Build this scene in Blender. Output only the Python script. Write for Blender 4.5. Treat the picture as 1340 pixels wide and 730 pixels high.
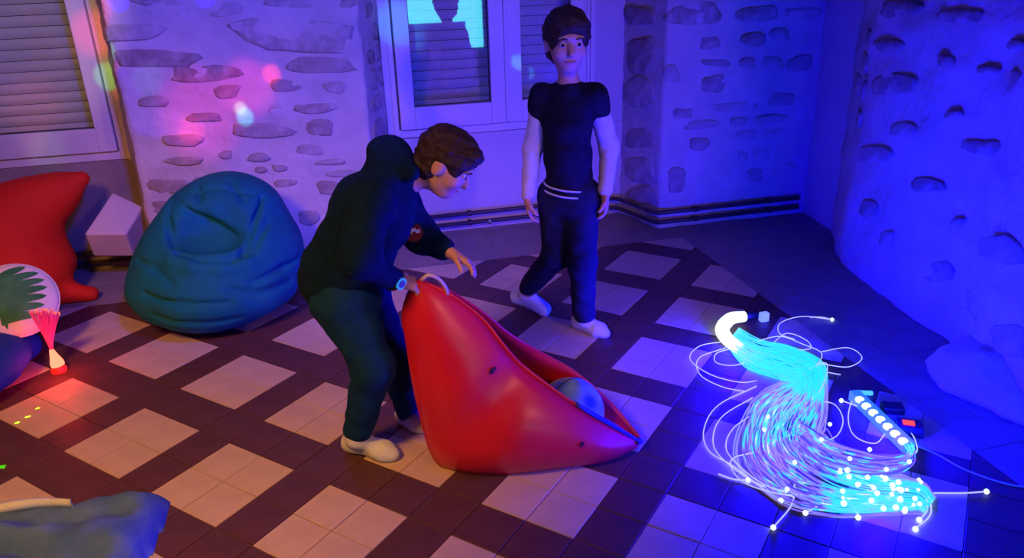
import bpy, math, random
import numpy as np
from mathutils import Vector, Matrix, noise as mnoise

# ------------------------------------------------------------------ clear
for _o in list(bpy.data.objects):
    bpy.data.objects.remove(_o, do_unlink=True)
SC = bpy.context.scene
COL = SC.collection
rng = random.Random(7)

# ------------------------------------------------------------------ camera
FPX, PITCH, ROLL, HEAD, CAMH = 1008.1, 0.396283, -0.0321767, math.radians(13.076), 1.5544
def _cam_axes():
    c, s = math.cos(PITCH), math.sin(PITCH)
    R = np.array([1., 0, 0]); F = np.array([0, c, -s]); U = np.array([0, s, c])
    cr, sr = math.cos(ROLL), math.sin(ROLL)
    R2, U2 = cr*R + sr*U, -sr*R + cr*U
    ca, sa = math.cos(HEAD), math.sin(HEAD)
    rm = lambda v: np.array([v[0]*ca + v[1]*sa, -v[0]*sa + v[1]*ca, v[2]])
    return rm(R2), rm(U2), rm(F)
CR, CU, CF = _cam_axes()
CC = np.array([0, 0, CAMH])
FH = np.array([CF[0], CF[1], 0]); FH /= np.linalg.norm(FH)
RH = np.array([FH[1], -FH[0], 0])
UP = np.array([0, 0, 1.])
def ray(x, y): return CF + CR*(x-670)/FPX + CU*(365-y)/FPX
def G(x, y, z=0.):                      # pixel -> point on a horizontal plane
    d = ray(x, y); return CC + d*((z-CAMH)/d[2])
def P(x, y, d):                         # pixel -> point at horizontal distance d
    r = ray(x, y); return CC + r*(d/(r @ FH))
def AY(x, y, Y):                        # pixel -> point on a wall plane Y
    d = ray(x, y); return CC + d*(Y/d[1])

cam = bpy.data.cameras.new('camera'); cam_o = bpy.data.objects.new('camera', cam); COL.objects.link(cam_o)
cam.sensor_fit = 'HORIZONTAL'; cam.sensor_width = 36; cam.lens = FPX/1340*36; cam.clip_start = 0.05
_m = Matrix.Identity(4)
for _i, _v in enumerate((CR, CU, -CF)):
    for _j in range(3): _m[_j][_i] = _v[_j]
for _j in range(3): _m[_j][3] = CC[_j]
cam_o.matrix_world = _m
SC.camera = cam_o

# ------------------------------------------------------------------ world, exposure
w = bpy.data.worlds.new('world'); SC.world = w; w.use_nodes = True
w.node_tree.nodes['Background'].inputs[0].default_value = (0.2, 0.12, 0.6, 1)
w.node_tree.nodes['Background'].inputs[1].default_value = 0.03
SC.view_settings.view_transform = 'Standard'
SC.view_settings.look = 'None'
SC.view_settings.exposure = 0.0
SC.view_settings.gamma = 1.0
SC.view_settings.use_curve_mapping = False

# ------------------------------------------------------------------ room lights
def aim(o, tgt):
    d = Vector(tgt) - o.location
    o.rotation_euler = d.to_track_quat('-Z', 'Y').to_euler()
def area(name, loc, tgt, size, energy, col, spread=math.pi):
    l = bpy.data.lights.new(name, 'AREA'); l.size = size; l.energy = energy; l.color = col; l.spread = spread
    o = bpy.data.objects.new(name, l); COL.objects.link(o); o.location = loc; aim(o, tgt); return o
def spot(name, loc, tgt, deg, energy, col, blend=0.3, rad=0.01):
    l = bpy.data.lights.new(name, 'SPOT'); l.spot_size = math.radians(deg); l.energy = energy; l.color = col
    l.spot_blend = blend; l.shadow_soft_size = rad
    o = bpy.data.objects.new(name, l); COL.objects.link(o); o.location = loc; aim(o, tgt); return o
def point(name, loc, energy, col, rad=0.05):
    l = bpy.data.lights.new(name, 'POINT'); l.energy = energy; l.color = col; l.shadow_soft_size = rad
    o = bpy.data.objects.new(name, l); COL.objects.link(o); o.location = loc; return o

spot('warm_room_lamp', (-1.2, 0.8, 2.4), (-0.85, 2.55, 0.0), 80, 300, (1.0, 0.37, 0.05), 0.9, 0.25)
spot('doorway_lamp', (1.95, -0.7, 2.1), (0.35, 3.9, 0.75), 52, 118, (1.0, 0.33, 0.24), 0.8, 0.10)
spot('blacklight_lamp', (0.2, 1.3, 2.4), (-0.2, 4.12, 1.0), 66, 380, (0.045, 0.055, 1.0), 0.9, 0.15)
# party projector beams, plus one added warm fill
PJ = (-0.4, 1.6, 2.35)
def beam(x, y, Y, deg, e, col, blend=0.5, src=PJ):
    return spot('party_or_fill_beam', src, AY(x, y, Y), deg, e, col, blend)
beam(40, 40, 4.6, 20.0, 130.0, (1, 0.62, 0.30), 0.7)  # added warm fill to brighten the left shutter, not a projector spot
beam(262, 150, 4.12, 9.5, 200.0, (1, 0.02, 0.13), 0.9)
beam(325, 115, 4.12, 6.5, 200.0, (1, 0.02, 0.12), 0.9)
beam(355, 96, 4.12, 2.2, 420.0, (1, 0.05, 0.03), 0.8)
beam(250, 172, 4.12, 3.0, 300.0, (1, 0.05, 0.10), 0.9)
beam(321, 154, 4.12, 1.7, 420.0, (0.05, 0.8, 1.0), 0.4)
beam(315, 143, 4.12, 1.4, 240.0, (0.7, 1.0, 0.6), 0.6)
beam(193, 104, 4.12, 3.4, 28.0, (0.3, 1.0, 0.9), 0.8)
beam(140, 96, 4.42, 2.6, 180.0, (0.15, 1.0, 0.10), 0.5)
beam(122, 40, 4.42, 5.0, 240.0, (1, 0.03, 0.06), 0.9)
beam(152, 106, 4.30, 1.3, 120.0, (1, 0.05, 0.03), 0.7)
beam(62, 195, 4.42, 4.0, 36.0, (0.5, 1.0, 0.3), 0.9)
beam(42, 185, 4.42, 3.0, 48.0, (1, 0.4, 0.1), 0.9)
beam(40, 128, 4.5, 6.0, 110.0, (1, 0.1, 0.1), 0.9)
beam(155, 2, 4.12, 1.6, 2600.0, (0.0, 0.0, 1.0), 0.05)
beam(269, -2, 4.12, 1.6, 2600.0, (0.0, 0.0, 1.0), 0.05)
beam(518, 30, 4.45, 5.0, 220.0, (0.02, 0.5, 1.0), 0.8)
beam(682, 86, 4.5, 1.5, 240.0, (0.1, 0.7, 1.0), 0.6)
for x, y, dg in ((31, 527, 1.0), (41, 526, 1.0), (48, 534, 1.0), (36, 545, 1.0), (22, 553, 1.0)):
    t = G(x, y); spot('laser_dot', t + np.array([-0.55, -0.1, 0.45]), t, dg, 260.0, (0.25, 1.0, 0.0), 0.3, 0.001)
t = G(1, 611); spot('laser_dot', t + np.array([-0.55, -0.1, 0.6]), t, 1.8, 400.0, (0.02, 1.0, 0.0), 0.3, 0.001)

# ------------------------------------------------------------------ materials
MATS = {}
def mat(name, col, rough=0.6, col2=None, scale=8., detail=4., bump=0., bscale=40., spec=0.4, metal=0., emit=None, estr=0., sheen=0.):
    if name in MATS: return MATS[name]
    m = bpy.data.materials.new(name); m.use_nodes = True; nt = m.node_tree
    b = nt.nodes['Principled BSDF']
    b.inputs['Base Color'].default_value = (*col, 1); b.inputs['Roughness'].default_value = rough
    b.inputs['Specular IOR Level'].default_value = spec; b.inputs['Metallic'].default_value = metal
    if sheen: b.inputs['Sheen Weight'].default_value = sheen
    if emit:
        b.inputs['Emission Color'].default_value = (*emit, 1); b.inputs['Emission Strength'].default_value = estr
    tc = nt.nodes.new('ShaderNodeTexCoord')
    if col2:
        n = nt.nodes.new('ShaderNodeTexNoise'); n.inputs['Scale'].default_value = scale; n.inputs['Detail'].default_value = detail
        r = nt.nodes.new('ShaderNodeValToRGB')
        r.color_ramp.elements[0].position = 0.35; r.color_ramp.elements[1].position = 0.68
        r.color_ramp.elements[0].color = (*col, 1); r.color_ramp.elements[1].color = (*col2, 1)
        nt.links.new(tc.outputs['Object'], n.inputs['Vector']); nt.links.new(n.outputs['Fac'], r.inputs[0])
        nt.links.new(r.outputs[0], b.inputs['Base Color'])
    if bump:
        n2 = nt.nodes.new('ShaderNodeTexNoise'); n2.inputs['Scale'].default_value = bscale; n2.inputs['Detail'].default_value = 5
        bp = nt.nodes.new('ShaderNodeBump'); bp.inputs['Strength'].default_value = bump; bp.inputs['Distance'].default_value = 0.01
        nt.links.new(tc.outputs['Object'], n2.inputs['Vector']); nt.links.new(n2.outputs['Fac'], bp.inputs['Height'])
        nt.links.new(bp.outputs[0], b.inputs['Normal'])
    MATS[name] = m; return m
def emis(name, col, strength):
    m = bpy.data.materials.new(name); m.use_nodes = True; nt = m.node_tree
    nt.nodes.remove(nt.nodes['Principled BSDF'])
    e = nt.nodes.new('ShaderNodeEmission'); e.inputs[0].default_value = (*col, 1); e.inputs[1].default_value = strength
    nt.links.new(e.outputs[0], nt.nodes['Material Output'].inputs[0]); return m

M_MORTAR = mat('mortar', (0.50, 0.47, 0.46), 0.9, (0.62, 0.58, 0.56), 5, 6, 0.9, 28, 0.15)
M_STONES = [mat('stone_%d' % i, a, 0.9, b, 16, 8, 0.8, 50, 0.15) for i, (a, b) in enumerate((
    ((0.26, 0.21, 0.20), (0.44, 0.39, 0.37)), ((0.33, 0.28, 0.27), (0.46, 0.41, 0.40)),
    ((0.36, 0.32, 0.31), (0.54, 0.50, 0.49)), ((0.30, 0.24, 0.22), (0.52, 0.47, 0.45))))]
M_PLASTER = mat('plaster', (0.55, 0.50, 0.52), 0.85, (0.60, 0.55, 0.57), 3, 3, 0.15, 20, 0.2)
M_DIMPLASTER = mat('bounce_dimmed_plaster', (0.10, 0.09, 0.11), 0.9, (0.12, 0.11, 0.13), 3, 3)  # unseen walls and ceiling coloured dark to cut bounced light
M_PARAPET = mat('parapet_plaster', (0.26, 0.22, 0.20), 0.9, (0.31, 0.27, 0.25), 6, 5, 0.25, 40, 0.2)
M_LIGHT_TILE = mat('cream_cement_tile', (0.52, 0.43, 0.37), 0.55, (0.60, 0.50, 0.43), 9, 6, 0.08, 60, 0.35)
M_DARK_TILE = mat('maroon_cement_tile', (0.085, 0.036, 0.046), 0.5, (0.115, 0.050, 0.058), 9, 6, 0.08, 60, 0.35)
M_BORDER = mat('grey_cement_tile', (0.24, 0.20, 0.22), 0.55, (0.29, 0.25, 0.27), 7, 5, 0.08, 60, 0.35)
M_GROUT = mat('grout', (0.16, 0.11, 0.11), 0.9)
M_FRAME = mat('white_window_paint', (0.66, 0.62, 0.62), 0.45, (0.70, 0.66, 0.66), 3, 2, 0, 0, 0.4)
M_SHUTTER = mat('shutter_plastic', (0.62, 0.60, 0.54), 0.5, (0.68, 0.66, 0.60), 4, 2)
M_SEAL = mat('dark_seal', (0.04, 0.04, 0.05), 0.6)
M_PIPE = mat('pipe_paint', (0.035, 0.03, 0.035), 0.45, (0.07, 0.05, 0.05), 12, 4)
M_BRASS = mat('brass_fitting', (0.35, 0.25, 0.12), 0.35, metal=1.0)
def glass_mat():
    m = bpy.data.materials.new('window_glass'); m.use_nodes = True; nt = m.node_tree
    nt.nodes.remove(nt.nodes['Principled BSDF'])
    t = nt.nodes.new('ShaderNodeBsdfTransparent'); t.inputs[0].default_value = (0.97, 0.98, 0.98, 1)
    g = nt.nodes.new('ShaderNodeBsdfGlossy'); g.inputs['Roughness'].default_value = 0.02
    x = nt.nodes.new('ShaderNodeMixShader'); x.inputs[0].default_value = 0.13
    nt.links.new(t.outputs[0], x.inputs[1]); nt.links.new(g.outputs[0], x.inputs[2])
    nt.links.new(x.outputs[0], nt.nodes['Material Output'].inputs[0]); return m
M_GLASS = glass_mat()

# ------------------------------------------------------------------ mesh helpers
class MB:
    def __init__(s): s.v = []; s.f = []
    def add(s, vs, fs):
        o = len(s.v); s.v += [tuple(map(float, v)) for v in vs]; s.f += [tuple(i+o for i in f) for f in fs]
    def box(s, lo, hi):
        x0, y0, z0 = lo; x1, y1, z1 = hi
        s.add([(x0,y0,z0),(x1,y0,z0),(x1,y1,z0),(x0,y1,z0),(x0,y0,z1),(x1,y0,z1),(x1,y1,z1),(x0,y1,z1)],
              [(0,3,2,1),(4,5,6,7),(0,1,5,4),(1,2,6,5),(2,3,7,6),(3,0,4,7)])
    def tube(s, pts, r, n=8, cap=True):
        pts = [np.array(p, float) for p in pts]; m = len(pts)
        rs = r if hasattr(r, '__len__') else [r]*m
        T = [pts[min(i+1, m-1)] - pts[max(i-1, 0)] for i in range(m)]
        T = [t/(np.linalg.norm(t)+1e-12) for t in T]
        a = np.array([0, 0, 1.]) if abs(T[0][2]) < .9 else np.array([1., 0, 0])
        N = np.cross(T[0], a); N /= np.linalg.norm(N)
        vs = []
        for i in range(m):
            N = N - T[i]*(N @ T[i]); N /= (np.linalg.norm(N)+1e-12); B = np.cross(T[i], N)
            for k in range(n):
                q = 2*math.pi*k/n; vs.append(pts[i] + rs[i]*(math.cos(q)*N + math.sin(q)*B))
        fs = []
        for i in range(m-1):
            for k in range(n):
                k2 = (k+1) % n
                fs.append((i*n+k, i*n+k2, (i+1)*n+k2, (i+1)*n+k))
        if cap:
            fs.append(tuple(range(n))[::-1]); fs.append(tuple((m-1)*n+k for k in range(n)))
        s.add(vs, fs)
    def sphere(s, c, r, nu=10, nv=6):
        r = r if hasattr(r, '__len__') else (r, r, r)
        vs = [(c[0], c[1], c[2]+r[2])]
        for i in range(1, nv):
            a = math.pi*i/nv
            for k in range(nu):
                b = 2*math.pi*k/nu
                vs.append((c[0]+r[0]*math.sin(a)*math.cos(b), c[1]+r[1]*math.sin(a)*math.sin(b), c[2]+r[2]*math.cos(a)))
        vs.append((c[0], c[1], c[2]-r[2])); L = len(vs)-1
        fs = [(0, 1+k, 1+(k+1) % nu) for k in range(nu)]
        for i in range(nv-2):
            for k in range(nu):
                a, b = 1+i*nu+k, 1+i*nu+(k+1) % nu
                fs.append((a, a+nu, b+nu, b))
        o = 1+(nv-2)*nu
        fs += [(L, o+(k+1) % nu, o+k) for k in range(nu)]
        s.add(vs, fs)
    def build(s, name, m, parent=None, smooth=False, bevel=0., loc=None):
        me = bpy.data.meshes.new(name); me.from_pydata(s.v, [], s.f); me.update()
        return link(name, me, m, parent, smooth, bevel)
def link(name, me, m, parent=None, smooth=False, bevel=0.):
    if m: me.materials.append(m)
    if smooth: me.polygons.foreach_set('use_smooth', [True]*len(me.polygons))
    o = bpy.data.objects.new(name, me); COL.objects.link(o)
    if parent: put(o, parent)
    if bevel:
        b = o.modifiers.new('bevel', 'BEVEL'); b.width = bevel; b.segments = 2; b.limit_method = 'ANGLE'
    return o
def put(o, parent):                      # parent, keeping the world placement
    o.parent = parent; o.matrix_parent_inverse = Matrix.Translation(-Vector(parent.location)) if parent.type == 'EMPTY' else Matrix.Identity(4)
def tag(o, label, cat, group=None):
    o['label'] = label; o['category'] = cat
    if group: o['group'] = group
    return o
def root(name, label, cat, loc, group=None):
    e = bpy.data.objects.new(name, None); COL.objects.link(e); e.location = [float(a) for a in loc]; e.empty_display_size = 0.1
    return tag(e, label, cat, group)
def struct(o, label=None, cat=None):
    o['kind'] = 'structure'
    if label: o['label'] = label
    if cat: o['category'] = cat
    return o
def cr_spline(pts, n):                   # Catmull-Rom through points
    pts = [np.array(p, float) for p in pts]; q = [2*pts[0]-pts[1]] + pts + [2*pts[-1]-pts[-2]]
    out = []
    for u in np.linspace(0, len(pts)-1-1e-6, n):
        i = int(u); t = u-i; a, b, c, d = q[i:i+4]
        out.append(0.5*((2*b) + (c-a)*t + (2*a-5*b+4*c-d)*t*t + (3*b-a-3*c+d)*t**3))
    return out

# ---- signed-distance modelling, meshed with surface nets
def wob(p, f, seed=0.):
    x, y, z = p[..., 0]*f+seed, p[..., 1]*f+seed*1.7, p[..., 2]*f-seed
    return (np.sin(x+1.3*np.sin(y*1.1+z*.7)) * np.cos(y*.9+1.2*np.sin(z*1.3)) + 0.6*np.sin(1.9*z+x*.8+1.1*np.cos(1.7*y)))*0.6
class SDF:
    def __init__(s, lo, hi, h):
        s.lo = np.array(lo, float); s.h = h
        s.n = np.ceil((np.array(hi)-s.lo)/h).astype(int)+1
        s.F = np.full(s.n, 1.0)
        s.ax = [s.lo[i]+h*np.arange(s.n[i]) for i in range(3)]
    def _sub(s, lo, hi):
        i0 = np.clip(np.floor((np.array(lo)-s.lo)/s.h).astype(int), 0, s.n); i1 = np.clip(np.ceil((np.array(hi)-s.lo)/s.h).astype(int)+1, 0, s.n)
        sl = tuple(slice(a, b) for a, b in zip(i0, i1))
        p = np.stack(np.meshgrid(*[s.ax[i][sl[i]] for i in range(3)], indexing='ij'), -1)
        return sl, p
    def _put(s, sl, d, k, sub=False):
        a = s.F[sl]
        if sub:
            hh = np.maximum(k-np.abs(a+d), 0)/max(k, 1e-9); s.F[sl] = np.maximum(a, -d)+hh*hh*k*.25
        else:
            hh = np.maximum(k-np.abs(a-d), 0)/max(k, 1e-9); s.F[sl] = np.minimum(a, d)-hh*hh*k*.25
    def cone(s, a, b, r1, r2, k=0.02, sub=False, flat=None):
        a = np.array(a, float); b = np.array(b, float); R = max(r1, r2)+k+3*s.h
        sl, p = s._sub(np.minimum(a, b)-R, np.maximum(a, b)+R)
        if p.size == 0: return
        ab = b-a; pa = p-a; t = np.clip((pa @ ab)/(ab @ ab+1e-12), 0, 1)
        q = pa-t[..., None]*ab
        if flat is not None:             # squash along an axis: (axis, factor)
            ax, fc = flat; ax = np.array(ax)/np.linalg.norm(ax); q = q+(q @ ax)[..., None]*ax*(fc-1)
        d = np.linalg.norm(q, axis=-1)-(r1+(r2-r1)*t)
        s._put(sl, d, k, sub)
    def chain(s, pts, k=0.02, **kw):
        for (a, ra), (b, rb) in zip(pts[:-1], pts[1:]): s.cone(a, b, ra, rb, k, **kw)
    def ell(s, c, r, axes=None, k=0.02, sub=False):
        c = np.array(c, float); r = np.array(r, float); R = r.max()+k+3*s.h
        sl, p = s._sub(c-R, c+R)
        if p.size == 0: return
        q = p-c
        if axes is not None: q = np.stack([q @ np.array(a) for a in axes], -1)
        k0 = np.linalg.norm(q/r, axis=-1); k1 = np.linalg.norm(q/(r*r), axis=-1)+1e-9
        s._put(sl, k0*(k0-1)/k1, k, sub)
    def cut(s, p0, n):                   # keep the side opposite to n
        p = np.stack(np.meshgrid(*s.ax, indexing='ij'), -1); n = np.array(n, float)/np.linalg.norm(n)
        s.F = np.maximum(s.F, (p-np.array(p0)) @ n)
    def hit(s, x, y, inset=0.):          # first surface point seen through a pixel
        d = ray(x, y); d = d/np.linalg.norm(d)
        for t in np.arange(.5, 7, s.h*.5):
            p = CC+d*t; i = np.round((p-s.lo)/s.h).astype(int)
            if (i >= 0).all() and (i < s.n).all() and s.F[tuple(i)] < 0: return p+d*inset
        return None
    def groove(s, px, r=.012, k=.03, sub=True, inset=.0):
        q = [s.hit(x, y, inset) for x, y in px]; q = [a for a in q if a is not None]
        for a, b in zip(q[:-1], q[1:]): s.cone(a, b, r, r, k, sub)
    def ripple(s, amp, f, seed=0.):
        p = np.stack(np.meshgrid(*s.ax, indexing='ij'), -1); s.F = s.F+amp*wob(p, f, seed)
    def mesh(s, name):
        F = s.F; F[0] = F[-1] = 1; F[:, 0] = F[:, -1] = 1; F[:, :, 0] = F[:, :, -1] = 1
        ins = F < 0
        nx, ny, nz = F.shape
        cnt = np.zeros((nx-1, ny-1, nz-1), int)
        cs = [(i, j, k) for i in (0, 1) for j in (0, 1) for k in (0, 1)]
        for i, j, k in cs: cnt += ins[i:nx-1+i, j:ny-1+j, k:nz-1+k]
        act = np.argwhere((cnt > 0) & (cnt < 8))
        val = {c: F[act[:, 0]+c[0], act[:, 1]+c[1], act[:, 2]+c[2]] for c in cs}
        acc = np.zeros((len(act), 3)); num = np.zeros(len(act))
        for c in cs:
            for ax in range(3):
                if c[ax] == 0:
                    e = list(c); e[ax] = 1; e = tuple(e)
                    a, b = val[c], val[e]; m = (a < 0) != (b < 0)
                    t = np.where(m, a/np.where(m, a-b, 1), 0)
                    pos = np.tile(np.array(c, float), (len(act), 1)); pos[:, ax] += t
                    acc[m] += pos[m]; num[m] += 1
        V = s.lo+s.h*(act+acc/num[:, None])
        idx = np.full(cnt.shape, -1); idx[act[:, 0], act[:, 1], act[:, 2]] = np.arange(len(act))
        faces = []
        for ax in range(3):
            o1, o2 = (ax+1) % 3, (ax+2) % 3
            s0 = [slice(None)]*3; s1 = [slice(None)]*3; s0[ax] = slice(0, -1); s1[ax] = slice(1, None)
            e = np.argwhere(ins[tuple(s0)] != ins[tuple(s1)])
            e = e[(e[:, o1] > 0) & (e[:, o2] > 0) & (e[:, o1] < F.shape[o1]-1) & (e[:, o2] < F.shape[o2]-1)]
            if not len(e): continue
            def cell(d1, d2):
                q = e.copy(); q[:, o1] += d1; q[:, o2] += d2; return idx[q[:, 0], q[:, 1], q[:, 2]]
            a, b, c, d = cell(-1, -1), cell(0, -1), cell(0, 0), cell(-1, 0)
            fl = ins[e[:, 0], e[:, 1], e[:, 2]]
            Q = np.where(fl[:, None], np.stack([a, b, c, d], 1), np.stack([a, d, c, b], 1)); faces.append(Q)
        Q = np.concatenate(faces); Q = Q[(Q >= 0).all(1)]
        # light smoothing
        me = bpy.data.meshes.new(name); me.from_pydata(V.tolist(), [], Q.tolist()); me.update(); return me
    def build(s, name, m, parent=None): return link(name, s.mesh(name), m, parent, True)

# ================================================================== SETTING
T = 0.16
CEIL = 2.6
YF, YR = 4.12, 4.52
# ---- floor: slab, then every tile
fm = MB(); fm.box((-3.2, -1.7, -0.06), (3.2, 4.9, -0.004))
floor = struct(fm.build('floor', M_GROUT))
GX, GY = -1.036, 2.585
PATX, PATY = 1.95, 3.93                 # limits of the diagonal pattern
def clip(poly, lim):                    # Sutherland-Hodgman against half planes (a,b,c): a x + b y <= c
    for a, b, c in lim:
        out = []
        for i in range(len(poly)):
            p, q = poly[i], poly[(i+1) % len(poly)]
            fp, fq = a*p[0]+b*p[1]-c, a*q[0]+b*q[1]-c
            if fp <= 0: out.append(p)
            if fp*fq < 0:
                t = fp/(fp-fq); out.append((p[0]+t*(q[0]-p[0]), p[1]+t*(q[1]-p[1])))
        poly = out
        if len(poly) < 3: return []
    return poly
def tile_mesh(poly, hgt=0.010, bev=0.0015):
    n = len(poly); c = np.mean(poly, axis=0); vs = []
    for s_, z in ((1, -hgt), (1, -bev), (0, 0)):
        for p in poly:
            d = np.array(p)-c; L = np.linalg.norm(d)
            q = c+d*(1 if s_ else max(0.2, 1-1.6*bev/L)); vs.append((q[0], q[1], z))
    fs = [tuple(2*n+i for i in range(n))]
    for r_ in range(2):
        for i in range(n): fs.append((r_*n+i, r_*n+(i+1) % n, (r_+1)*n+(i+1) % n, (r_+1)*n+i))
    me = bpy.data.meshes.new('tile'); me.from_pydata(vs, [], fs); me.update(); return me
def visible(x, y, z=0., mx=60):
    d = np.array([x, y, z])-CC; zz = d @ CF
    if zz < 0.3: return False, 0
    px, py = 670+FPX*(d @ CR)/zz, 365-FPX*(d @ CU)/zz
    return (-mx < px < 1340+mx and -mx < py < 730+mx), zz
hs = T/2-0.0011
r2 = math.sqrt(.5)
full = {}
for nm, m in (('light_tile', M_LIGHT_TILE), ('dark_tile', M_DARK_TILE)):
    me = tile_mesh([(0, -hs*2*r2), (hs*2*r2, 0), (0, hs*2*r2), (-hs*2*r2, 0)]); me.materials.append(m); full[nm] = me
lims = [(1, 0, PATX), (0, 1, PATY)]
cands = {'light_tile': [], 'dark_tile': []}
for u in range(-40, 44):
    for v in range(-40, 44):
        uc, vc = u+.5, v+.5
        x, y = GX+T*r2*(uc+vc), GY+T*r2*(vc-uc)
        if not (-2.6 < x < PATX+.13 and 0.0 < y < PATY+.13): continue
        nm = 'light_tile' if (u % 3 < 2 and v % 3 < 2) else 'dark_tile'
        cands[nm].append((x, y))
for nm, L in cands.items():
    rest = MB(); L2 = []
    for x, y in L:
        ok, dz = visible(x, y, 0, 40); L2.append((0 if ok else 1, dz if ok else 9+y, x, y))
    L2.sort()
    made = 0
    for bad, dz, x, y in L2:
        c0 = [(x, y-hs*2*r2), (x+hs*2*r2, y), (x, y+hs*2*r2), (x-hs*2*r2, y)]
        pol = clip(c0, lims)
        if len(pol) < 3: continue
        dz_ = rng.uniform(-0.0006, 0.0006)
        if bad or made >= 300:
            rest.add([(p[0], p[1], 0.) for p in pol], [tuple(range(len(pol)))]); continue
        if len(pol) == 4 and all(abs(a[0]-b[0])+abs(a[1]-b[1]) < 1e-9 for a, b in zip(pol, c0)):
            o = bpy.data.objects.new(nm, full[nm]); COL.objects.link(o); o.location = (x, y, dz_)
        else:
            cx, cy = np.mean(pol, axis=0)
            me = tile_mesh([(p[0]-cx, p[1]-cy) for p in pol]); me.materials.append({'light_tile': M_LIGHT_TILE, 'dark_tile': M_DARK_TILE}[nm])
            o = bpy.data.objects.new(nm, me); COL.objects.link(o); o.location = (cx, cy, dz_)
        o.parent = floor; made += 1
    if rest.v:
        o = rest.build(nm, {'light_tile': M_LIGHT_TILE, 'dark_tile': M_DARK_TILE}[nm], floor); o['kind'] = 'stuff'
BS = 0.316
bt = MB()
for i in range(-12, 12):
    for j in range(-10, 5):
        x0, x1 = 0.86+i*BS+.001, 0.86+(i+1)*BS-.001
        y0, y1 = PATY+j*BS+.001, PATY+(j+1)*BS-.001
        if x1 < PATX and y1 < PATY: continue
        if y1 <= PATY+.002: x0 = max(x0, PATX+.001)
        elif x0 < PATX: y0 = max(y0, PATY+.001)
        x0, x1, y1 = max(x0, -3.1), min(x1, 3.1), min(y1, 4.6)
        if x1-x0 < .02 or y1-y0 < .02: continue
        if not any(visible(a, b, 0, 10)[0] for a in (x0, x1) for b in (y0, y1)): continue
        cx, cy = (x0+x1)/2, (y0+y1)/2
        me = tile_mesh([(x0-cx, y0-cy), (x1-cx, y0-cy), (x1-cx, y1-cy), (x0-cx, y1-cy)]); me.materials.append(M_BORDER)
        o = bpy.data.objects.new('border_tile', me); COL.objects.link(o); o.location = (cx, cy, rng.uniform(-.0005, .0005)); o.parent = floor

# ---- walls: swept along a plan path with uneven rendered surface
def sweep_wall(name, path, z0, z1, m, amp=0.010, step=0.025, thick=0.18, kind=True, parent=None, seed=0):
    path = [np.array(p, float) for p in path]
    pts, nor = [], []
    for a, b in zip(path[:-1], path[1:]):
        L = np.linalg.norm(b-a); n = max(1, int(L/step)); t = (b-a)/L; nn = np.array([t[1], -t[0]])
        for i in range(n): pts.append(a+(b-a)*i/n); nor.append(nn)
    pts.append(path[-1]); nor.append(nor[-1])
    nz = max(1, int((z1-z0)/step)); zs = np.linspace(z0, z1, nz+1)
    vs, fs = [], []
    for p, n in zip(pts, nor):
        for z in zs:
            q = Vector((p[0]*4+seed, p[1]*4, z*7))
            dd = amp*(mnoise.noise(q)+0.5*mnoise.noise(q*2.7)+.25*mnoise.noise(q*6))
            vs.append((p[0]+n[0]*dd, p[1]+n[1]*dd, z))
    k = nz+1
    for i in range(len(pts)-1):
        for j in range(nz): fs.append((i*k+j, (i+1)*k+j, (i+1)*k+j+1, i*k+j+1))
    mb = MB(); mb.add(vs, fs)
    o = mb.build(name, m, parent, True)
    so = o.modifiers.new('solid', 'SOLIDIFY'); so.thickness = thick; so.offset = -1
    if kind: o['kind'] = 'structure'
    return o
STONE_N = [0]
FAINT = False
M_FAINT = [mat('washed_stone_%d' % i, a, 0.9, b, 16, 8, 0.9, 50, 0.15) for i, (a, b) in enumerate((((0.38, 0.34, 0.33), (0.52, 0.48, 0.47)), ((0.42, 0.38, 0.37), (0.56, 0.52, 0.51))))]
def hit_path(px, py, path):
    d = ray(px, py); best = None
    for i, (a, b) in enumerate(zip(path[:-1], path[1:])):
        a = np.array(a); b = np.array(b); e = b-a
        M = np.array([[d[0], -e[0]], [d[1], -e[1]]])
        if abs(np.linalg.det(M)) < 1e-9: continue
        t, u = np.linalg.solve(M, a)
        if t > 0 and -0.01 <= u <= 1.01 and (best is None or t < best[0]): best = (t, i, u)
    return best
def stone(outline, nrm, wall, proud=0.012):
    pts = [np.array(p) for p in outline]; c = np.mean(pts, axis=0); n = np.array(nrm); k = len(pts)
    mid = rng.uniform(-.003, .004)
    vs = [p-n*0.03 for p in pts] + [p+n*proud*.55 for p in pts] + [c+(p-c)*.86+n*(proud+rng.uniform(-.004, .004)) for p in pts] + [c+n*(proud+mid)]
    vs = [v-c for v in vs]
    fs = []
    for r_ in range(2):
        for i in range(k): fs.append((r_*k+i, r_*k+(i+1) % k, (r_+1)*k+(i+1) % k, (r_+1)*k+i))
    fs += [(2*k+i, 2*k+(i+1) % k, 3*k) for i in range(k)]
    me = bpy.data.meshes.new('stone'); me.from_pydata([tuple(v) for v in vs], [], fs); me.update()
    me.materials.append(rng.choice(M_FAINT if FAINT else M_STONES)); me.polygons.foreach_set('use_smooth', [True]*len(me.polygons))
    o = bpy.data.objects.new('stone', me); COL.objects.link(o); o.location = c; o.parent = wall; STONE_N[0] += 1
    return o
def lump(n):                             # irregular closed outline in the unit square
    ph = [rng.uniform(0, 6.283) for _ in range(4)]; ex = rng.uniform(.55, .85); out = []
    for i in range(n):
        q = 2*math.pi*(i+rng.uniform(-.25, .25))/n; sq = lambda t: math.copysign(abs(t)**ex, t)
        k = .92+.10*math.sin(2*q+ph[0])+.08*math.sin(3*q+ph[1])+.05*math.sin(5*q+ph[2])
        out.append((sq(math.cos(q))*k, sq(math.sin(q))*k+.12*math.cos(q)*math.sin(ph[3])))
    return out
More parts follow.
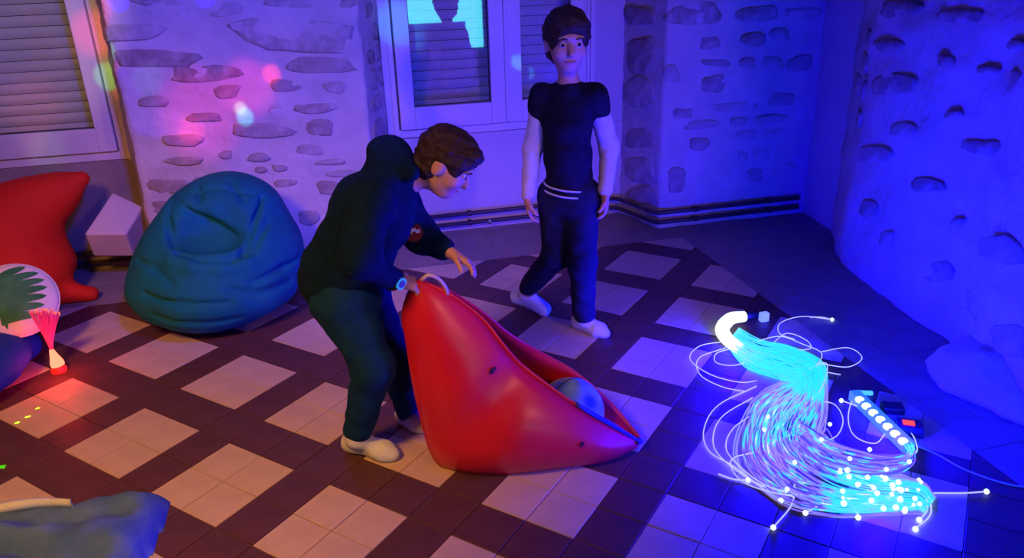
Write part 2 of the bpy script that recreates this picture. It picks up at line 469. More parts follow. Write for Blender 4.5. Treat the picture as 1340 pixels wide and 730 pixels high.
def stone_px(box, path, wall, proud=0.012, n=13):
    x0, y0, x1, y1 = box; h = hit_path((x0+x1)/2, (y0+y1)/2, path)
    if h is None: return None
    a, b = np.array(path[h[1]]), np.array(path[h[1]+1]); e = (b-a)/np.linalg.norm(b-a); nn = np.array([e[1], -e[0], 0.])
    pts = []
    for lx, ly in lump(n):
        x = (x0+x1)/2+(x1-x0)/2*lx; y = (y0+y1)/2+(y1-y0)/2*ly
        d = ray(x, y); t = ((a[0])*nn[0]+(a[1])*nn[1])/(d[0]*nn[0]+d[1]*nn[1]); pts.append(CC+d*t)
    o3 = sum((np.cross(pts[k]-pts[0], pts[k+1]-pts[0]) for k in range(1, n-1)), np.zeros(3))
    if o3 @ nn < 0: pts = pts[::-1]
    return stone(pts, nn, wall, proud)
def stone_rand(a, b, z0, z1, wall, avoid, dens=1.0, hmin=.05, hmax=.10, proud=.010):
    a = np.array(a); b = np.array(b); L = np.linalg.norm(b-a); e = (b-a)/L; nn = np.array([e[1], -e[0], 0.])
    z = z0+rng.uniform(0, .03)
    while z < z1-.04:
        h = rng.uniform(hmin, hmax); s = rng.uniform(.01, .12)
        while s < L-.07:
            wd = rng.uniform(.10, .34); wd = min(wd, L-s-.02)
            if wd > .06 and rng.random() < dens:
                cs, cz = s+wd/2, z+h/2; p = a+e*cs
                if not any(abs(p[0]-q[0])+abs(p[1]-q[1]) < (q[3]+wd)/2+.01 and abs(cz-q[2]) < (q[4]+h)/2+.008 for q in avoid):
                    pts = []
                    for lx, ly in lump(11): pts.append(np.array([*(a+e*(cs+wd/2*lx)), cz+h/2*ly]))
                    stone(pts, nn, wall, proud*rng.uniform(.5, 1.2))
            s += wd+rng.uniform(.02, .06)
        z += h+rng.uniform(.015, .035)
def avoid_of(o):
    me = o.data; c = o.location; vs = np.array([v.co[:] for v in me.vertices])
    ext = vs.max(0)-vs.min(0); return (c[0], c[1], c[2], math.hypot(ext[0], ext[1]), ext[2])

RL = 1.20   # width of the recesses at the back
WA = [(-0.95, YF), (0.21, YF)]
wall_mid = sweep_wall('wall_back', [(-1.06, YR), (-0.95, YF), (0.21, YF), (0.345, YR)], -0.02, CEIL, M_MORTAR, 0.016, seed=1)
SA = [(135,29,215,55),(147,63,259,90),(305,20,468,71),(275,1,319,23),(346,-6,407,11),(215,84,322,108),(368,75,470,96),(349,104,398,120),
 (423,104,453,123),(278,110,316,129),(327,134,374,148),(382,134,442,149),(300,159,385,182),(398,156,440,178),(212,175,267,192),(240,148,294,159),
 (177,126,226,140),(385,189,426,203),(322,200,355,212),(286,196,305,209),(212,205,270,216),(412,208,453,216),(355,216,377,224),(333,218,349,226),
 (192,233,248,253),(357,234,388,245),(412,237,456,256),(388,275,420,294),(252,231,281,240),(168,-12,262,9),(442,-6,469,11),(195,262,235,280),(420,70,421,71)]
av = []
for b in SA[:-1]:
    o = stone_px(b, [(-0.95, YF), (0.21, YF)], wall_mid, 0.006)
    if o: av.append(avoid_of(o))
FAINT = True
stone_rand((-0.93, YF), (0.19, YF), 0.40, 1.42, wall_mid, av, .9, .035, .075, .004)
FAINT = False
stone_rand((-0.93, YF), (0.19, YF), 1.42, 2.0, wall_mid, av)
stone_rand((-0.93, YF), (0.19, YF), 0.04, 0.40, wall_mid, av)
stone_rand((0.215, YF+.01), (0.34, YR-.01), 0.1, 1.6, wall_mid, [], .9, .09, .18)
wall_rt = sweep_wall('wall_back', [(1.765, YR), (1.88, YF), (2.89, YF)], -0.02, CEIL, M_MORTAR, 0.014, seed=5)
SB = [(866,4,952,34),(916,46,941,66),(970,41,1003,62),(1006,36,1035,54),(916,77,957,87),(966,75,990,90),(997,74,1026,92),(919,96,950,123),
 (868,85,890,108),(900,180,930,196),(963,198,979,210),(872,217,898,252),(975,219,1000,238),(963,6,1020,30),(1030,70,1064,96),(880,140,905,156),(1005,120,1045,140)]
av = []
for b in SB:
    o = stone_px(b, [(1.88, YF), (2.89, YF)], wall_rt, 0.008)
    if o: av.append(avoid_of(o))
for b in [(817,6,858,34),(818,47,861,95),(817,98,861,146),(816,168,861,194),(816,204,862,238),(818,242,862,270)]:
    stone_px(b, [(1.765, YR), (1.88, YF)], wall_rt, 0.012)
FAINT = True
stone_rand((1.90, YF), (2.86, YF), 0.16, 1.42, wall_rt, av, .9, .05, .10, .004)
FAINT = False
stone_rand((1.90, YF), (2.86, YF), 1.42, 2.0, wall_rt, av)
# far left pier, outside the frame
sweep_wall('wall_back', [(-3.2, YF), (-2.75, YF), (-2.62, YR)], -0.02, CEIL, M_MORTAR, 0.01, 0.06, seed=9)
# recess backs: parapets and lintels
def slab(name, lo, hi, m):
    b = MB(); b.box(lo, hi); return struct(b.build(name, m, None, False, 0.006))
SILL = 0.61
slab('wall_back', (-2.72, YR-.04, -.02), (-1.03, YR+.14, SILL), M_PARAPET)
slab('wall_back', (-2.72, YR, 1.98), (-1.03, YR+.14, CEIL), M_PLASTER)
slab('wall_back', (0.30, YR-.03, -.02), (1.84, YR+.14, SILL-.015), M_PLASTER)
slab('wall_back', (0.30, YR, 1.98), (1.84, YR+.14, CEIL), M_PLASTER)
slab('wall_back', (1.57, YR-.03, SILL-.015), (1.84, YR+.14, 1.98), M_PLASTER)
# right side: plastered return, then rough stone
RW = [(2.80, 3.72), (2.56, 3.30), (2.47, 2.76), (2.43, 2.37), (2.30, 2.10), (2.24, 1.70), (2.24, -1.7)]
sweep_wall('wall_right', [(2.87, 4.16), (2.815, 3.70)], -0.02, CEIL, M_PLASTER, 0.004, 0.04, seed=2)
wall_r = sweep_wall('wall_right', RW, -0.02, CEIL, M_MORTAR, 0.020, 0.03, seed=3)
av = []
for b in [(1148,0,1212,23),(1226,71,1254,87),(1141,93,1198,126),(1279,85,1308,98),(1318,48,1340,68),(1143,50,1187,69),(1237,144,1262,155),
          (1162,160,1205,178),(1122,189,1169,214),(1244,284,1262,298),(1152,301,1171,326),(1280,305,1345,348),(1230,10,1290,32),(1260,180,1320,205),(1190,232,1240,252),(1125,260,1150,285),(1300,420,1345,470),(1210,340,1250,372)]:
    o = stone_px(b, RW, wall_r, 0.012)
    if o: av.append(avoid_of(o))
for a, b in zip(RW[:-2], RW[1:-1]): stone_rand(a, b, 0.06, 1.9, wall_r, av, 0.22, .05, .12, .010)
stone_rand(RW[-2], (2.24, 0.9), 0.06, 1.9, wall_r, av, 0.22, .05, .12, .010)
# low foundation boulder jutting from the right wall
s_ = SDF((2.0, 1.3, -.06), (2.75, 2.6, .4), .02)
s_.ell((2.34, 2.06, .0), (.22, .24, .16), k=.05); s_.ell((2.40, 1.65, .0), (.20, .40, .15), k=.08); s_.ripple(.022, 12, 3.); s_.ripple(.007, 45, 1.); s_.cut((0, 0, 0), (0, 0, -1))
s_.build('foundation_stone', M_MORTAR, wall_r)
# unseen sides of the room
slab('wall_left', (-3.3, -1.7, -.02), (-3.2, 4.7, CEIL), M_DIMPLASTER)
slab('wall_front', (-3.3, -1.8, -.02), (2.5, -1.7, CEIL), M_DIMPLASTER)
slab('ceiling', (-3.3, -1.8, CEIL), (3.1, 4.8, CEIL+.08), M_DIMPLASTER)

# ---- windows
def window(name, x0, x1, z0, z1, sashes, label):
    b = MB(); Y = YR
    for lo, hi in (((x0, Y-.05, z0), (x0+.055, Y+.03, z1)), ((x1-.055, Y-.05, z0), (x1, Y+.03, z1)), ((x0+.055, Y-.05, z0), (x1-.055, Y+.03, z0+.045)), ((x0+.055, Y-.05, z1-.05), (x1-.055, Y+.03, z1))):
        b.box(lo, hi)
    # mouldings
    b.box((x0-.012, Y-.062, z0-.004), (x0+.016, Y-.05, z1)); b.box((x0+.026, Y-.058, z0), (x0+.038, Y-.05, z1))
    b.box((x1-.016, Y-.062, z0-.004), (x1+.012, Y-.05, z1)); b.box((x1-.038, Y-.058, z0), (x1-.026, Y-.05, z1))
    fr = struct(b.build(name, M_FRAME, None, False, .003)); fr['label'] = label
    for sx0, sx1 in sashes:
        s = MB(); sz0, sz1 = z0+.05, z1-.055; st = .085; rl = .125
        s.box((sx0, Y-.075, sz0), (sx0+st, Y-.005, sz1)); s.box((sx1-st, Y-.075, sz0), (sx1, Y-.005, sz1))
        s.box((sx0+st, Y-.075, sz0), (sx1-st, Y-.005, sz0+rl)); s.box((sx0+st, Y-.075, sz1-.09), (sx1-st, Y-.005, sz1))
        so = s.build('sash', M_FRAME, fr, False, .004)
        gk = MB(); gx0, gx1, gz0, gz1 = sx0+st, sx1-st, sz0+rl, sz1-.09
        for lo, hi in (((gx0, Y-.05, gz0), (gx0+.005, Y-.03, gz1)), ((gx1-.005, Y-.05, gz0), (gx1, Y-.03, gz1)), ((gx0, Y-.05, gz0), (gx1, Y-.03, gz0+.005))): gk.box(lo, hi)
        gk.build('glazing_seal', M_SEAL, so)
        p = MB(); p.box((gx0, Y-.044, gz0), (gx1, Y-.040, gz1)); p.build('pane', M_GLASS, so)
    # roller shutter outside: one slat after another
    k = 0; z = z0+.02; sm = None
    while z < z1-.06:
        m_ = MB(); n = 6; pr_ = []
        for i in range(n+1):
            t = i/n; pr_.append((Y+.105-.010*math.sin(math.pi*t), z+.052*t))
        vs = [(x, a, c) for x in (x0+.03, x1-.03) for a, c in pr_] + [(x, a+.008, c) for x in (x0+.03, x1-.03) for a, c in pr_]
        fs = [(i, n+1+i, n+2+i, i+1) for i in range(n)] + [(2*n+2+i, 2*n+3+i, 3*n+4+i, 3*n+3+i) for i in range(n)]
        m_.add(vs, fs); m_.build('shutter_slat', M_SHUTTER, fr, True); z += .0555
    return fr
window('window_1', 0.345, 1.57, 0.60, 1.98, [(0.41, 1.03), (1.045, 1.515)], 'white casement window with closed roller shutter behind the standing boy')
window('window_2', -2.66, -1.045, 0.61, 1.98, [(-2.6, -1.87), (-1.86, -1.105)], 'white casement window with closed roller shutter above the red bean bag')
cm = MB(); cm.box((1.028, YR-.088, .655), (1.05, YR-.07, 1.92)); o = cm.build('trim_1', M_FRAME, None, False, .004); struct(o)

# ---- heating pipes
def pipe(z, off, label):
    base = [(-2.6, YR-.04), (-1.08, YR-.04), (-0.96, YF), (0.20, YF), (0.32, YR-.03), (1.765, YR-.03), (1.875, YF), (2.83, YF)]
    pts = []
    nrm = []
    for a, b in zip(base[:-1], base[1:]):
        a = np.array(a); b = np.array(b); t = (b-a)/np.linalg.norm(b-a); nrm.append(np.array([t[1], -t[0]]))
    for i, p in enumerate(base):
        if i == 0: n = nrm[0]
        elif i == len(base)-1: n = nrm[-1]
        else:
            n = nrm[i-1]+nrm[i]; n = n/(1+nrm[i-1] @ nrm[i])
        q = np.array(p)+n*off; pts.append((q[0], q[1], z))
    fine = []
    for a, b in zip(pts[:-1], pts[1:]):
        a = np.array(a); b = np.array(b); L = np.linalg.norm(b-a); c = min(.03, L/3)/L
        fine += [a+(b-a)*c, a+(b-a)*(1-c)]
    r_ = root('heating_pipe', label, 'pipe', (*pts[0][:2], 0))
    mb = MB(); mb.tube(fine, .0125, 10); mb.build('pipe_run', M_PIPE, r_, True)
    cl = MB()
    for (x, y) in ((2.10, YF), (2.6, YF), (-0.4, YF)):
        c = MB(); c.tube([(x-.012, y-off, z), (x+.012, y-off, z)], .017, 10); c.box((x-.008, y-off, z-.006), (x+.008, y+.01, z+.006)); c.build('clamp', M_PIPE, r_)
    for x in (0.78, 1.3):
        c = MB(); yy = YR-.03
        c.tube([(x-.012, yy-off, z), (x+.012, yy-off, z)], .017, 10); c.box((x-.008, yy-off, z-.006), (x+.008, yy+.01, z+.006)); c.build('clamp', M_PIPE, r_)
    return r_
pipe(0.115, 0.046, 'upper dark heating pipe running along the foot of the stone wall')
rp = pipe(0.055, 0.046, 'lower dark heating pipe running along the foot of the stone wall')
c = MB(); c.sphere((0.90, YR-.096, .055), .016, 10, 6); c.build('bleed_valve', mat('valve_chrome', (.6, .6, .65), .25, metal=1.), rp, True)

# ================================================================== PEOPLE
M_SKIN = mat('skin', (0.62, 0.36, 0.26), 0.55, (0.66, 0.40, 0.30), 20, 3, 0, 0, 0.35)
M_HAIR = mat('dark_brown_hair', (0.030, 0.018, 0.012), 0.6, (0.055, 0.034, 0.022), 60, 4, 0.5, 120, 0.3)
M_HOOD = mat('dark_green_fleece', (0.002, 0.014, 0.044), 0.95, (0.003, 0.020, 0.058), 30, 4, 0.4, 180, 0.1)
M_TROUS = mat('dark_teal_trousers', (0.002, 0.032, 0.115), 0.9, (0.003, 0.042, 0.14), 25, 4, 0.3, 150, 0.15)
M_SOCK = mat('white_cotton', (0.66, 0.78, 0.88), 0.9, (0.58, 0.70, 0.82), 30, 4, 0.3, 150, 0.1)
M_NAVY = mat('navy_cotton', (0.010, 0.010, 0.026), 0.9, (0.016, 0.016, 0.038), 30, 4, 0.3, 160, 0.1)
M_NAVYT = mat('navy_trousers', (0.012, 0.014, 0.05), 0.85, (0.018, 0.02, 0.065), 25, 4, 0.3, 150, 0.15)
M_EYE = mat('eye_dark', (0.02, 0.015, 0.012), 0.2)
M_EYEW = mat('eye_white', (0.75, 0.72, 0.70), 0.3)
M_LIP = mat('lip', (0.50, 0.20, 0.16), 0.5)
def nrm(v): v = np.array(v, float); return v/np.linalg.norm(v)
def head(s, c, f, u, sc=1.):
    f = nrm(f); u = nrm(np.array(u)-f*(np.array(u) @ f)); r = np.cross(f, u); A = (r, f, u)
    at = lambda a, b, d: c+sc*(r*a+f*b+u*d)
    s.ell(at(0, -.006, .020), np.array((.072, .088, .082))*sc, A, .02)
    s.ell(at(0, .020, -.040), np.array((.055, .060, .062))*sc, A, .03)
    s.ell(at(0, .050, -.080), np.array((.026, .024, .020))*sc, A, .025)          # chin
    s.cone(at(0, .074, .012), at(0, .094, -.024), .009*sc, .014*sc, .012)        # nose
    s.ell(at(0, .076, .028), np.array((.050, .012, .010))*sc, A, .012)           # brow
    for q in (-1, 1):
        s.ell(at(q*.030, .088, .006), np.array((.017, .014, .011))*sc, A, .010, True)
        s.ell(at(q*.074, -.010, -.008), np.array((.010, .020, .030))*sc, A, .008)
        s.ell(at(q*.036, .052, -.028), np.array((.022, .022, .020))*sc, A, .02)
    s.ell(at(0, .074, -.052), np.array((.022, .008, .006))*sc, A, .006); s.ell(at(0, .072, -.062), np.array((.019, .009, .006))*sc, A, .006)
    s.ell(at(0, .086, -.0565), np.array((.020, .008, .0025))*sc, A, .003, True)
    return r, f, u, at
def face_parts(at, r, f, u, sc, parent):
    for q in (-1, 1):
        e = at(q*.030, .0705, .004); m_ = MB(); m_.sphere((0, 0, 0), .0112*sc, 12, 8); eye = m_.build('eye', M_EYEW, None, True); eye.location = e; put(eye, parent)
        m_ = MB(); m_.sphere(tuple(f*.0072*sc), .0072*sc, 10, 6); p_ = m_.build('iris', M_EYE, None, True); p_.parent = eye
        m_ = MB(); m_.tube([at(q*x, .0885-.004*abs(x-.03)/.02-.004*(x > .04), z) for x, z in ((.014, .0235), (.024, .027), (.034, .0275), (.046, .023))], [.0020*sc, .0032*sc, .003*sc, .0015*sc], 6); m_.build('eyebrow', M_HAIR, parent, True)
    m_ = MB(); m_.tube([at(x, .0835-abs(x)*.28, -.0565+abs(x)*.06) for x in (-.022, -.012, 0, .012, .022)], [.0015*sc, .0038*sc, .0042*sc, .0038*sc, .0015*sc], 6); m_.build('lips', M_LIP, parent, True)
def hairdo(c, f, u, sc, parent, seed, fr=0.06):
    f = nrm(f); u = nrm(np.array(u)-f*(np.array(u) @ f)); r = np.cross(f, u); A = (r, f, u)
    at = lambda a, b, d: c+sc*(r*a+f*b+u*d)
    s = SDF(c-.17*sc, c+.17*sc, .0055)
    s.ell(at(0, -.012, .030), np.array((.084, .098, .090))*sc, A, .02)
    s.ell(at(0, -.040, -.030), np.array((.070, .058, .062))*sc, A, .02)
    s.ell(at(0, .058, .070), np.array((.060, .036, .030))*sc, A, .03)             # fringe
    s.ripple(.0055, 75, seed); s.ripple(.003, 160, seed+2)
    s.ell(at(0, .105, -.035), np.array((.068, .075, .082))*sc, A, .012, True)     # face opening
    for q in (-1, 1): s.ell(at(q*.088, .008, -.030), np.array((.032, .034, .042))*sc, A, .01, True)
    return s.build('hair', M_HAIR, parent)
def hand(s, w, d, n, side, sc=1., curl=.5, spread=.1):
    # w wrist, d pointing direction, n palm normal, side=+1/-1: side of the thumb
    d = nrm(d); n = nrm(np.array(n)-d*(np.array(n) @ d)); t = np.cross(n, d)*side
    L = .062*sc
    s.cone(w-d*.01, w+d*.02*sc, .019*sc, .021*sc, .012, flat=(n, 1.35))
    for q in (-.75, -.25, .25, .75): s.cone(w+d*.015*sc+t*q*.016*sc, w+d*L+t*q*.026*sc, .0135*sc, .0115*sc, .008)
    for q, ln in ((.78, .052), (.26, .060), (-.26, .055), (-.78, .043)):
        b = w+d*L+t*q*.028*sc; dd = nrm(d+t*q*spread); a = curl*.5; r_ = .0078*sc; ln *= sc
        for seg in (.42, .33, .25):
            v = dd*math.cos(a)+n*math.sin(a); e = b+v*ln*seg; s.cone(b, e, r_, r_*.92, .004); b = e; r_ *= .92; a += curl*.7
    b = w+d*.018*sc+t*.020*sc; v1 = nrm(d*.65+t*.75+n*.25); e = b+v1*.030*sc; s.cone(b, e, .012*sc, .0095*sc, .008)
    v2 = nrm(d*.9+t*.35+n*.35*(1+curl)); e2 = e+v2*.026*sc; s.cone(e, e2, .0092*sc, .0085*sc, .004); s.cone(e2, e2+nrm(v2+n*curl*.4)*.018*sc, .0085*sc, .0068*sc, .004)
def foot(s, ank, heel, toe, r=.030, k=.02):
    heel = np.array(heel); toe = np.array(toe); d = toe-heel
    h = heel+d*.16+UP*r; b = heel+d*.74+UP*r*.82; t = heel+d*.90+UP*r*.66
    s.cone(ank, h, r*.95, r*1.02, k); s.cone(h, b, r*1.0, r*1.08, k, flat=(UP, 1.12)); s.cone(ank, b, r*.8, r*.75, k); s.cone(b, t, r*1.05, r*.78, k, flat=(UP, 1.25))

# ---------------- boy bending over the red sack
pr1 = root('person', 'boy in dark hooded top and teal trousers bending over to lift the red sack', 'person', G(500, 590))
J = dict(pel=P(450, 372, 2.25), wai=P(462, 330, 2.25), che=P(490, 275, 2.25), nek=P(528, 238, 2.25), hd=P(583, 213, 2.25),
         sn=P(486, 262, 2.13), sf=P(516, 252, 2.37), en=P(468, 338, 2.00), wn=P(516, 366, 2.115), ef=P(551, 308, 2.385), wf=P(590, 331, 2.30),
         hn=P(448, 392, 2.19), hf=P(474, 392, 2.31), kn=P(489, 480, 2.13), an=P(467, 572, 2.185), kf=P(515, 468, 2.33), af=P(536, 545, 2.395))
heel_n, toe_n = G(452, 586), G(521, 603); heel_f, toe_f = G(527, 549), G(556, 566)
lo = np.array([-.30, 1.85, -.02]); hi = np.array([.62, 2.62, 1.25])
f1 = nrm(RH*0.80-UP*.60-FH*.10); u1 = nrm(RH*.60+UP*.80)
s = SDF(lo, hi, .0055)
s.chain([(J['pel'], .085), (J['wai'], .082), (J['che'], .092), (J['nek'], .048)], .03)
s.cone(J['sn'], J['sf'], .045, .045, .04)
s.cone(J['nek'], J['hd']-f1*.02-u1*.05, .038, .036, .02)
r1_, f1_, u1_, at1 = head(s, J['hd'], f1, u1, .92)
s.cone(J['hn'], J['hf'], .07, .07, .03)
for a, b, c in (('hn', 'kn', 'an'), ('hf', 'kf', 'af')): s.chain([(J[a], .068), (J[b], .046), (J[c], .032)], .02)
foot(s, J['an'], heel_n, toe_n, .026); foot(s, J['af'], heel_f, toe_f, .026)
for a, b, c in (('sn', 'en', 'wn'), ('sf', 'ef', 'wf')): s.chain([(J[a], .040), (J[b], .030), (J[c], .020)], .015)
hand(s, J['wn'], nrm(P(545, 372, 2.13)-J['wn']), nrm(-UP*.9+FH*.3), -1, .95, 1.1)
hand(s, J['wf'], nrm(P(616, 345, 2.28)-J['wf']), nrm(-UP*.9-FH*.3), 1, .95, .55)
s.build('body', M_SKIN, pr1)
h1 = hairdo(J['hd'], f1, u1, .93, pr1, 1.); face_parts(at1, r1_, f1_, u1_, .92, pr1)
s = SDF(lo, hi, .0065)                                           # hooded top
s.chain([(P(449, 366, 2.25), .125), (J['wai'], .118), (J['che'], .122), (P(520, 243, 2.25), .066)], .04)
s.cone(P(452, 383, 2.25), P(446, 360, 2.25), .118, .128, .03)
s.cone(J['sn'], J['sf'], .062, .062, .05)
s.chain([(J['sn'], .066), (J['en'], .054), (J['wn']+(J['en']-J['wn'])*.12, .036)], .03)
s.chain([(J['sf'], .066), (J['ef'], .054), (J['wf']+(J['ef']-J['wf'])*.25, .038)], .03)
s.ell(P(512, 218, 2.25), (.070, .095, .062), None, .04)            # hood gathered behind the neck
s.ell(P(501, 193, 2.25), (.045, .07, .032), None, .04)
s.cone(P(516, 196, 2.25), P(538, 225, 2.17), .028, .024, .03); s.cone(P(516, 196, 2.25), P(545, 222, 2.34), .028, .024, .03)
s.ripple(.0045, 34, .5)
hood = s.build('hooded_top', M_HOOD, pr1)
s = SDF(lo, hi, .0065)                                           # trousers
s.cone(P(450, 378, 2.25), P(452, 392, 2.25), .112, .108, .03); s.cone(J['hn'], J['hf'], .090, .090, .04)
s.chain([(J['hn'], .094), (J['kn'], .064), (P(469, 560, 2.19), .050)], .03)
s.chain([(J['hf'], .090), (J['kf'], .062), (P(535, 535, 2.39), .048)], .03)
s.ripple(.0045, 38, 2.); s.build('trousers', M_TROUS, pr1)
for a, h_, t_ in (('an', heel_n, toe_n), ('af', heel_f, toe_f)):
    s = SDF(np.minimum(np.minimum(h_, t_), J[a])-.07, np.maximum(np.maximum(h_, t_), J[a])+.09, .005)
    foot(s, J[a], h_, t_, .033, .025); s.cone(J[a], J[a]+UP*.03, .036, .037, .02); s.ripple(.0015, 70, 1.); s.cut((0, 0, .001), (0, 0, -1)); s.build('sock', M_SOCK, pr1)
# wrist watch and sleeve badge
wd = nrm(J['wn']-J['en']); wc = J['wn']-wd*.004; toc = nrm(CC-wc); toc = nrm(toc-wd*(toc @ wd))
m_ = MB(); a0 = np.cross(wd, toc)
m_.tube([wc+(math.cos(q)*toc+math.sin(q)*a0)*.0295 for q in np.linspace(0, 2*math.pi, 25)], .0075, 6, False)
wb = m_.build('watch', mat('watch_strap', (.02, .025, .03), .5), pr1, True)
m_ = MB(); m_.tube([wc+toc*.026, wc+toc*.037], .0185, 20); m_.build('watch_case', mat('watch_case_teal', (.08, .55, .60), .3, emit=(0.05, .6, .7), estr=.25), wb)
m_ = MB(); m_.tube([wc+toc*.037, wc+toc*.0385], .012, 20); m_.build('watch_dial', mat('watch_dial', (.10, .13, .16), .3), wb)
bc = P(541, 304, 2.315); tb = nrm(CC-bc); sd = nrm(np.cross(UP, tb)); ub = np.cross(tb, sd)
m_ = MB(); m_.tube([bc-tb*.02, bc+tb*.004], [.03, .03], 16); 
bd = m_.build('sleeve_badge', mat('badge_red', (.16, .008, .01), .7), hood)
bd['label'] = 'dark red sleeve badge'
m_ = MB()
for w0, h0 in ((-.018, -.004), (-.006, .002), (.007, -.003)):
    q0 = bc+tb*.004+sd*w0+ub*h0; m_.add([q0, q0+sd*.014, q0+sd*.014+ub*.012, q0+ub*.010, q0+tb*.002, q0+sd*.014+tb*.002, q0+sd*.014+ub*.012+tb*.002, q0+ub*.010+tb*.002], [(0,3,2,1),(4,5,6,7),(0,1,5,4),(1,2,6,5),(2,3,7,6),(3,0,4,7)])
m_.build('badge_emblem', M_SOCK, hood)

# ---------------- boy walking by the window
pr2 = root('person', 'boy in navy top over white sleeves walking in front of the window', 'person', G(750, 425))
D0 = 3.15
fc = nrm(-FH*.93+RH*.36)                                         # facing
K = dict(pel=P(745, 250, D0), che=P(742, 160, D0), nek=P(744, 112, D0), hd=P(742, 55, 3.13), sl=P(710, 124, 3.18), sr=P(778, 124, 3.13),
         el=P(697, 195, 3.19), wl=P(691, 258, 3.12), er=P(797, 193, 3.16), wr=P(792, 252, 3.08),
         hl=P(729, 258, 3.18), hr=P(761, 258, 3.13), kl=P(727, 335, 3.13), al=P(689, 384, 3.315), kr=P(762, 345, 3.04), ar=P(764, 417, 3.075))
heel_r, toe_r = G(752, 426), G(795, 444)
heel_l = P(678, 392, 3.36); toe_l = G(712, 412)
lo = np.array([.55, 2.55, -.02]); hi = np.array([1.40, 3.50, 1.45])
s = SDF(lo, hi, .0055)
s.chain([(K['pel'], .080), (P(743, 205, D0), .076), (K['che'], .088), (K['nek'], .045)], .03)
s.cone(K['sl'], K['sr'], .040, .040, .03); s.cone(K['nek'], K['hd']-UP*.05, .040, .038, .02)
f2 = nrm(fc+UP*-.08-RH*.25)
r2_, f2_, u2_, at2 = head(s, K['hd'], f2, UP, 1.06)
s.cone(K['hl'], K['hr'], .065, .065, .03)
for a, b, c in (('hl', 'kl', 'al'), ('hr', 'kr', 'ar')): s.chain([(K[a], .064), (K[b], .045), (K[c], .031)], .02)
def foot2(s, ank, heel, toe, r, k): foot(s, ank, heel, toe, r, k)
foot(s, K['ar'], heel_r, toe_r, .027); s.chain([(K['al'], .027), (heel_l+UP*.015, .027), (toe_l+UP*.022, .024)], .02); s.cone(K['al'], toe_l+UP*.022, .024, .022, .02)
for a, b, c in (('sl', 'el', 'wl'), ('sr', 'er', 'wr')): s.chain([(K[a], .038), (K[b], .030), (K[c], .020)], .015)
hand(s, K['wl'], nrm(-UP+fc*.15), nrm(RH), -1, 1., .6); hand(s, K['wr'], nrm(-UP+fc*.15-RH*.05), nrm(-RH), 1, 1., .6)
s.build('body', M_SKIN, pr2)
hairdo(K['hd'], f2, UP, 1.12, pr2, 4.)
face_parts(at2, r2_, f2_, u2_, 1.06, pr2)
M_WSLV = mat('white_sleeve_jersey', (.62, .60, .66), .9, (.70, .68, .72), 25, 4, .3, 150, .1)
for nm, a, b, c in (('sleeve', 'sl', 'el', 'wl'), ('sleeve', 'sr', 'er', 'wr')):
    s = SDF(np.minimum(np.minimum(K[a], K[b]), K[c])-.08, np.maximum(np.maximum(K[a], K[b]), K[c])+.08, .0055)
    s.chain([(K[a], .046), (K[b], .040), (K[c]+(K[b]-K[c])*.05, .031)], .02); s.ripple(.003, 50, 1.); s.build(nm, M_WSLV, pr2)
s = SDF(lo, hi, .0065)
s.chain([(P(745, 240, D0), .098), (P(743, 200, D0), .094), (K['che'], .100), (P(743, 122, D0), .062)], .03)
s.cone(K['sl']-UP*.012, K['sr']-UP*.012, .050, .050, .04)
for a, b in (('sl', 'el'), ('sr', 'er')): s.cone(K[a], K[a]+(K[b]-K[a])*.26, .050, .050, .025)
s.ripple(.004, 36, 3.); s.cut(P(744, 103, D0), UP); s.cut(P(745, 247, D0), -UP)
s.build('top', M_NAVY, pr2)
m_ = MB()
for q0, rr_ in ((242, .105), (250, .106)):
    c0 = P(745, q0, D0)
    ring = [c0+rr_*(math.cos(q)*RH*1.0+math.sin(q)*FH*.98)+UP*(-.012*math.cos(q)) for q in np.linspace(0, 2*math.pi, 29)]
    m_.tube(ring, .0045, 6, False)
m_.build('hem_cord', M_SOCK, pr2, True)
s = SDF(lo, hi, .0065)
s.cone(P(745, 246, D0), P(745, 262, D0), .094, .096, .03); s.cone(K['hl'], K['hr'], .078, .078, .04)
s.chain([(K['hl'], .082), (K['kl'], .058), (P(693, 374, 3.29), .048)], .03)
s.chain([(K['hr'], .082), (K['kr'], .058), (P(764, 409, 3.07), .050)], .03)
s.ripple(.0045, 36, 5.); s.build('trousers', M_NAVYT, pr2)
s = SDF(np.minimum(heel_r, toe_r)-.08, np.maximum(heel_r, K['ar'])+.14, .005); foot(s, K['ar'], heel_r, toe_r, .034, .02); s.ripple(.0015, 70, 1.); s.cut((0, 0, .001), (0, 0, -1)); s.build('sock', M_SOCK, pr2)
s = SDF(np.minimum(heel_l, toe_l)-.10, np.maximum(heel_l, K['al'])+.12, .005)
s.chain([(K['al'], .034), (heel_l+UP*.018, .034), (toe_l+UP*.030, .031)], .02); s.cone(K['al'], toe_l+UP*.03, .030, .028, .02); s.ripple(.0015, 70, 1.); s.cut((0, 0, .001), (0, 0, -1)); s.build('sock', M_SOCK, pr2)

# ================================================================== SOFT SEATS
M_RED = mat('red_vinyl', (0.62, 0.012, 0.045), 0.34, (0.68, 0.016, 0.055), 5, 4, 0.12, 14, 0.5)
M_REDF = mat('red_fabric', (0.55, 0.014, 0.006), 0.75, (0.62, 0.022, 0.008), 6, 4, 0.3, 60, 0.3)
M_TEAL = mat('teal_fabric', (0.002, 0.135, 0.135), 0.85, (0.003, 0.165, 0.165), 6, 4, 0.35, 70, 0.25)
M_BLUEF = mat('blue_fabric', (0.010, 0.035, 0.28), 0.8, (0.014, 0.05, 0.34), 6, 4, 0.3, 70, 0.25)
M_GREYF = mat('grey_fabric', (0.055, 0.14, 0.46), 0.85, (0.10, 0.21, 0.60), 8, 5, 0.35, 60, 0.2)
